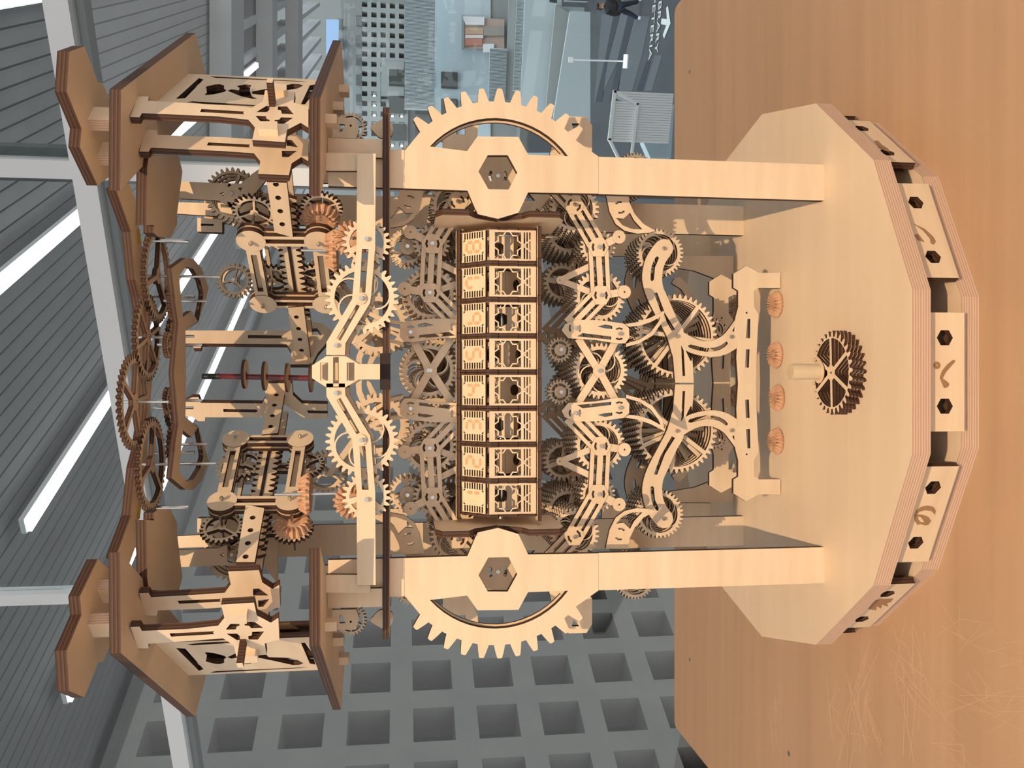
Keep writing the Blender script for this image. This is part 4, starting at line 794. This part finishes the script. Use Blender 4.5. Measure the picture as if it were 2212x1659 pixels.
far('wall_panel', [(18.967,-8.1551),(18.9693,-9.787),(13.3537,-9.2958),(13.2736,-7.2553)], WHITEW, 42.0, .3, wr)
far('wall_panel', [(19.7871,-7.9857),(19.8271,-10.282),(19.4112,-10.0245),(19.3908,-8.3546),(19.7139,-7.6544),(20.1507,-7.6911),(20.1679,-7.9857)], WHITEW, 43.4, .3, wr)
far('wall_panel', [(12.6154,-6.0494),(12.6777,-7.8623),(10.4968,-7.8623),(10.4452,-6.0494)], WHITEB, 45.5, .3, wr)
sw = far('show_window', [(19.4254,-2.9326),(18.2304,-2.9326),(18.3478,-5.2275),(19.9262,-5.2275),(19.9482,-2.9326)], plain('lit_room', (.52, .40, .35), .6), 45.7, .05, wr)
far('window_frame', [(19.9835,-2.8952),(19.9908,-3.026),(18.1605,-3.026),(18.1539,-2.8952)], GREYF, 45.6, .1, wr)
for q, c_ in (([(19.2841,-3.0821),(19.3368,-4.0575),(18.9997,-4.0575),(18.9479,-3.0821)], (.60, .42, .30)), ([(18.7238,-3.0821),(18.772,-4.0011),(18.3974,-4.0011),(18.3502,-3.0821)], (.55, .26, .20)), ([(19.4128,-4.0764),(19.4366,-5.2086),(18.9857,-5.2086),(18.9258,-4.0764)], (.35, .33, .31)), ([(18.9105,-3.0821),(18.9622,-4.0575),(18.7937,-4.0575),(18.7424,-3.0821)], (.8, .76, .76)), ([(18.4753,-4.0575),(18.5054,-4.6416),(18.0552,-4.6416),(18.0257,-4.0575)], (.75, .85, .9)), ([(19.9119,-2.9512),(19.9394,-4.114),(19.5085,-4.114),(19.4719,-3.1009)], (.80, .83, .88))):
    far('display', q, plain('display_colour', c_, .7), 45.55, .08, wr)
for q in ([(20.169,-8.0041),(20.2812,-9.9313),(19.8983,-9.9313),(19.8245,-8.0041)], [(20.1251,-7.2502),(20.1475,-7.636),(19.7491,-7.636),(19.7994,-7.2502)]): far('doorway', q, HOLED, 42.9, .1, wr)
far('handrail', [(19.8053,-7.9857),(19.8563,-10.282),(19.8088,-10.282),(19.7618,-7.9857)], WHITEW, 42.7, .1, wr)
struct('wall_far_end', MB().box(-60, 76, -12, 90, 76.4, 40), (GREYF, GREYF))
# skylights seen as blue panes above the far wall
far('skylight', [(20.7789,4.6049),(20.8206,3.8894),(18.9469,3.9262),(17.4611,4.4584),(17.4539,4.6049)], plain('skylight_pane', (.20, .33, .55), .4, 0, (.32, .52, .85), .35), YF + 3, .1, wr)
far('lattice_wall', [(20.8206,3.8894),(20.8925,2.6536),(14.4714,2.598),(14.4468,3.208),(16.876,3.3924),(18.348,3.9262)], GREYF, YF + 4, .2, wr)
lt_ = MB(); qa = [(20.6055,3.7239)][0]
for i in range(5):
    for j in range(22):
        lt_.prism(FY(YF + 3.8), rect(qa[0] - j * 1.15 + .25 * i, qa[1] - i * 1.1, qa[0] - j * 1.15 + .25 * i + .6, qa[1] - i * 1.1 + .35), (), .1, mi=(0, 0))
part('small_openings', lt_, wr, (HOLEF,), kind='stuff')
# stair balustrade
bl = thing('balustrade', 'white slatted balustrade around the stairwell on the atrium floor', 'railing', (*[(8.686,28.5439)][0], -9.2))
YB = 21.
bp = [(7.6517,-5.1551),(6.3909,-5.0131),(7.3421,-5.778),(6.0765,-5.6199),(7.3681,-6.7473),(5.9784,-6.6104)]
part('rail', MB().stroke(FY(YB), [bp[0], bp[1]], .09, .06), bl, (ALU, ALU)); part('rail', MB().stroke(FY(YB), [bp[2], bp[3]], .07, .06), bl, (ALU, ALU))
part('rail', MB().stroke(FY(YB), [bp[0], bp[2]], .07, .06), bl, (ALU, ALU)); part('rail', MB().stroke(FY(YB), [bp[1], [(5.9176,-5.2523)][0]], .07, .06), bl, (ALU, ALU))
for i in range(20):
    f = i / 19; t_ = (bp[0][0] + (bp[1][0] - bp[0][0]) * f, bp[0][1] + (bp[1][1] - bp[0][1]) * f); e_ = (bp[4][0] + (bp[5][0] - bp[4][0]) * f, bp[4][1] + (bp[5][1] - bp[4][1]) * f)
    if i < 5: f2 = i / 4.4; t_ = (t_[0], bp[0][1] + (bp[2][1] - bp[0][1]) * f2 * (1 if i else 0)) if i < 4 else t_
    part('baluster', MB().stroke(FY(YB + .07), [t_, (t_[0], e_[1])], .055, .05), bl, (ALU, ALU))
sb = thing('stair_box', 'plain white boxed parapet standing behind the slatted balustrade', 'parapet', (*[(9.5071,28.5439)][0], -9.2))
part('front_panel', MB().prism(FY(YB + .6), [(7.5457,-6.1874),(7.5626,-6.9509),(6.1292,-6.8649),(6.1096,-6.2883),(6.5396,-6.0866)], (), .3), sb, (WHITEB, WHITEB))
part('side_panel', MB().prism(FY(YB + 1.2), [(8.0019,-5.4322),(8.0273,-6.3598),(7.7274,-7.0736),(7.6848,-6.0601)], (), .2), sb, (GREYF, GREYF))
part('top_panel', MB().prism(FY(YB + 1.6), [(8.035,-6.3598),(8.0524,-6.5813),(7.8433,-7.0816),(7.7278,-7.0816)], (), .2), sb, (WHITEW, WHITEW))
# sign stand
sp0 = [(13.8689,35.0799)][0]; ys = sp0[1]
st = thing('sign_stand', 'thin pale pole on a white rectangular foot plate on the dark floor', 'stand', (sp0[0], sp0[1], ZF))
ft = [(14.2113,35.1817),(13.9666,34.5592),(13.4369,34.7278),(13.6828,35.3664)]; part('foot_plate', MB().prism(FH(ZF + .06), ft, (), .06), st, (ALU, ALU))
zt = (lambda q: q)([([(8.0407,-4.3298)])])
part('pole', MB().cyl((sp0[0], sp0[1], ZF + .06), (sp0[0] - .05, sp0[1], ZF + 2.35), .035, n=8), st, (ALU,))
part('sign_head', MB().box(sp0[0] - .16, sp0[1] - .03, ZF + 2.3, sp0[0] + .06, sp0[1] + .03, ZF + 2.5), st, (ALU, ALU))
# person walking on the floor below
pp = [(15.0854,32.703)][0]
def person(loc):
    o = thing('person', 'person in black jacket, dark blue jeans and white shoes walking on the floor below', 'person', (loc[0], loc[1], ZF))
    L = Vector((loc[0], loc[1], ZF))
    def skin(name, vs, es, rs, mt):
        me = bpy.data.meshes.new(name); me.from_pydata([tuple(v) for v in vs], es, []); me.update(); me.materials.append(mt)
        b = bpy.data.objects.new(name, me); link(b, o); b.modifiers.new('skin', 'SKIN')
        for d_, r in zip(me.skin_vertices[0].data, rs): d_.radius = (r, r)
        me.skin_vertices[0].data[0].use_root = True
        ss = b.modifiers.new('sub', 'SUBSURF'); ss.levels = 1; ss.render_levels = 1
        return b
    blackc = plain('black_cloth', (.008, .009, .012), .8); jean = plain('dark_denim', (.012, .02, .05), .8); skn = plain('skin', (.42, .25, .18), .6); hair = plain('dark_hair', (.01, .009, .009), .6); shoe = plain('white_shoe', (.62, .63, .65), .6)
    skin('trousers', [(0, 0, .92), (.09, 0, .88), (.20, -.02, .48), (.30, .0, .09), (-.09, 0, .88), (-.16, .06, .47), (-.34, .10, .10)], [(0, 1), (1, 2), (2, 3), (0, 4), (4, 5), (5, 6)], [.19, .14, .11, .08, .14, .11, .08], jean)
    skin('jacket', [(0, 0, .95), (0, 0, 1.20), (.01, 0, 1.42), (.20, 0, 1.38), (.27, -.03, 1.10), (.22, -.12, .86), (-.19, 0, 1.38), (-.25, .06, 1.10), (-.22, .02, .86), (.015, 0, 1.50)], [(0, 1), (1, 2), (2, 3), (3, 4), (4, 5), (2, 6), (6, 7), (7, 8), (2, 9)], [.21, .23, .19, .12, .09, .07, .12, .09, .07, .08], blackc)
    skin('body', [(.02, -.01, 1.66), (.015, -.01, 1.50), (.02, -.02, 1.74)], [(0, 1), (0, 2)], [.095, .055, .08], skn)
    skin('hair', [(.02, .02, 1.70), (.02, .015, 1.78), (.02, .045, 1.64)], [(0, 1), (0, 2)], [.108, .07, .07], hair)
    for x, y in ((.33, -.05), (-.37, .06)): skin('shoe', [(x, y, .06), (x + .02, y - .16, .045)], [(0, 1)], [.085, .075], shoe)
    for x, y in ((.22, -.14), (-.22, .01)): skin('hand', [(x, y, .82), (x, y - .02, .74)], [(0, 1)], [.04, .035], skn)
    return o
person(pp)
# glazing: transom, mullions and panes
hT = 1.30
ga, gb = [(.9848,1.418),(-1.1686,2.5072)]; ga = Vector((*ga, 0)); gb = Vector((*gb, 0)); gd = (ga - gb).normalized(); gth = math.degrees(atan2(gd.y, gd.x))
gf = FV(gb.x, gb.y, gth); Lg = (ga - gb).length
win = thing('window_1', 'tall glazed partition with white aluminium bars behind the table', 'window', (gb.x, gb.y, -.82)); win['kind'] = 'structure'; del win['category']
part('transom', MB().prism(gf, rect(-1.6, hT - .032, Lg + 1.2, hT + .032), (), .05), win, (ALU, ALU))
part('transom_shaded_side', MB().prism(gf.back(.05), rect(-1.6, hT - .055, Lg + 1.2, hT + .03), (), .06), win, (ALUD, ALUD))  # shadow side of the white transom, shade put into the dark grey
mr_ = [(1.9985,1.441),(1.9466,1.4504)]; ml_ = [(.4597,1.6907),(.4114,1.6993)]
xr0, xr1 = sorted((mr_[0][0], mr_[1][0])); xl0, xl1 = sorted((ml_[0][0], ml_[1][0]))
part('mullion', MB().prism(gf.back(.002), rect(xr0, -.82, xr1, 2.45), (), .045), win, (ALU, ALU)); part('mullion', MB().prism(gf.back(.002), rect(xl0, hT, xl1, 2.45), (), .045), win, (ALU, ALU))
for x0, x1 in ((xr0 - .02, xr1 + .025),): part('mullion_shaded_side', MB().prism(gf.back(.047), rect(x0, -.82, x1, 2.45), (), .05), win, (ALUD, ALUD))  # shadow side of the mullion, darkened by its colour
for a0, a1 in ((-1.6, xr0), (xr1, Lg + 1.2)): part('pane', MB().prism(gf.back(.025), rect(a0, -.82, a1, hT - .03), (), .008), win, (GLASS, GLASS), 'clear window pane')
for a0, a1 in ((-1.6, xl0), (xl1, xr0), (xr1, Lg + 1.2)): part('pane', MB().prism(gf.back(.025), rect(a0, hT + .03, a1, 2.45), (), .008), win, (GLASS, GLASS), 'clear window pane')
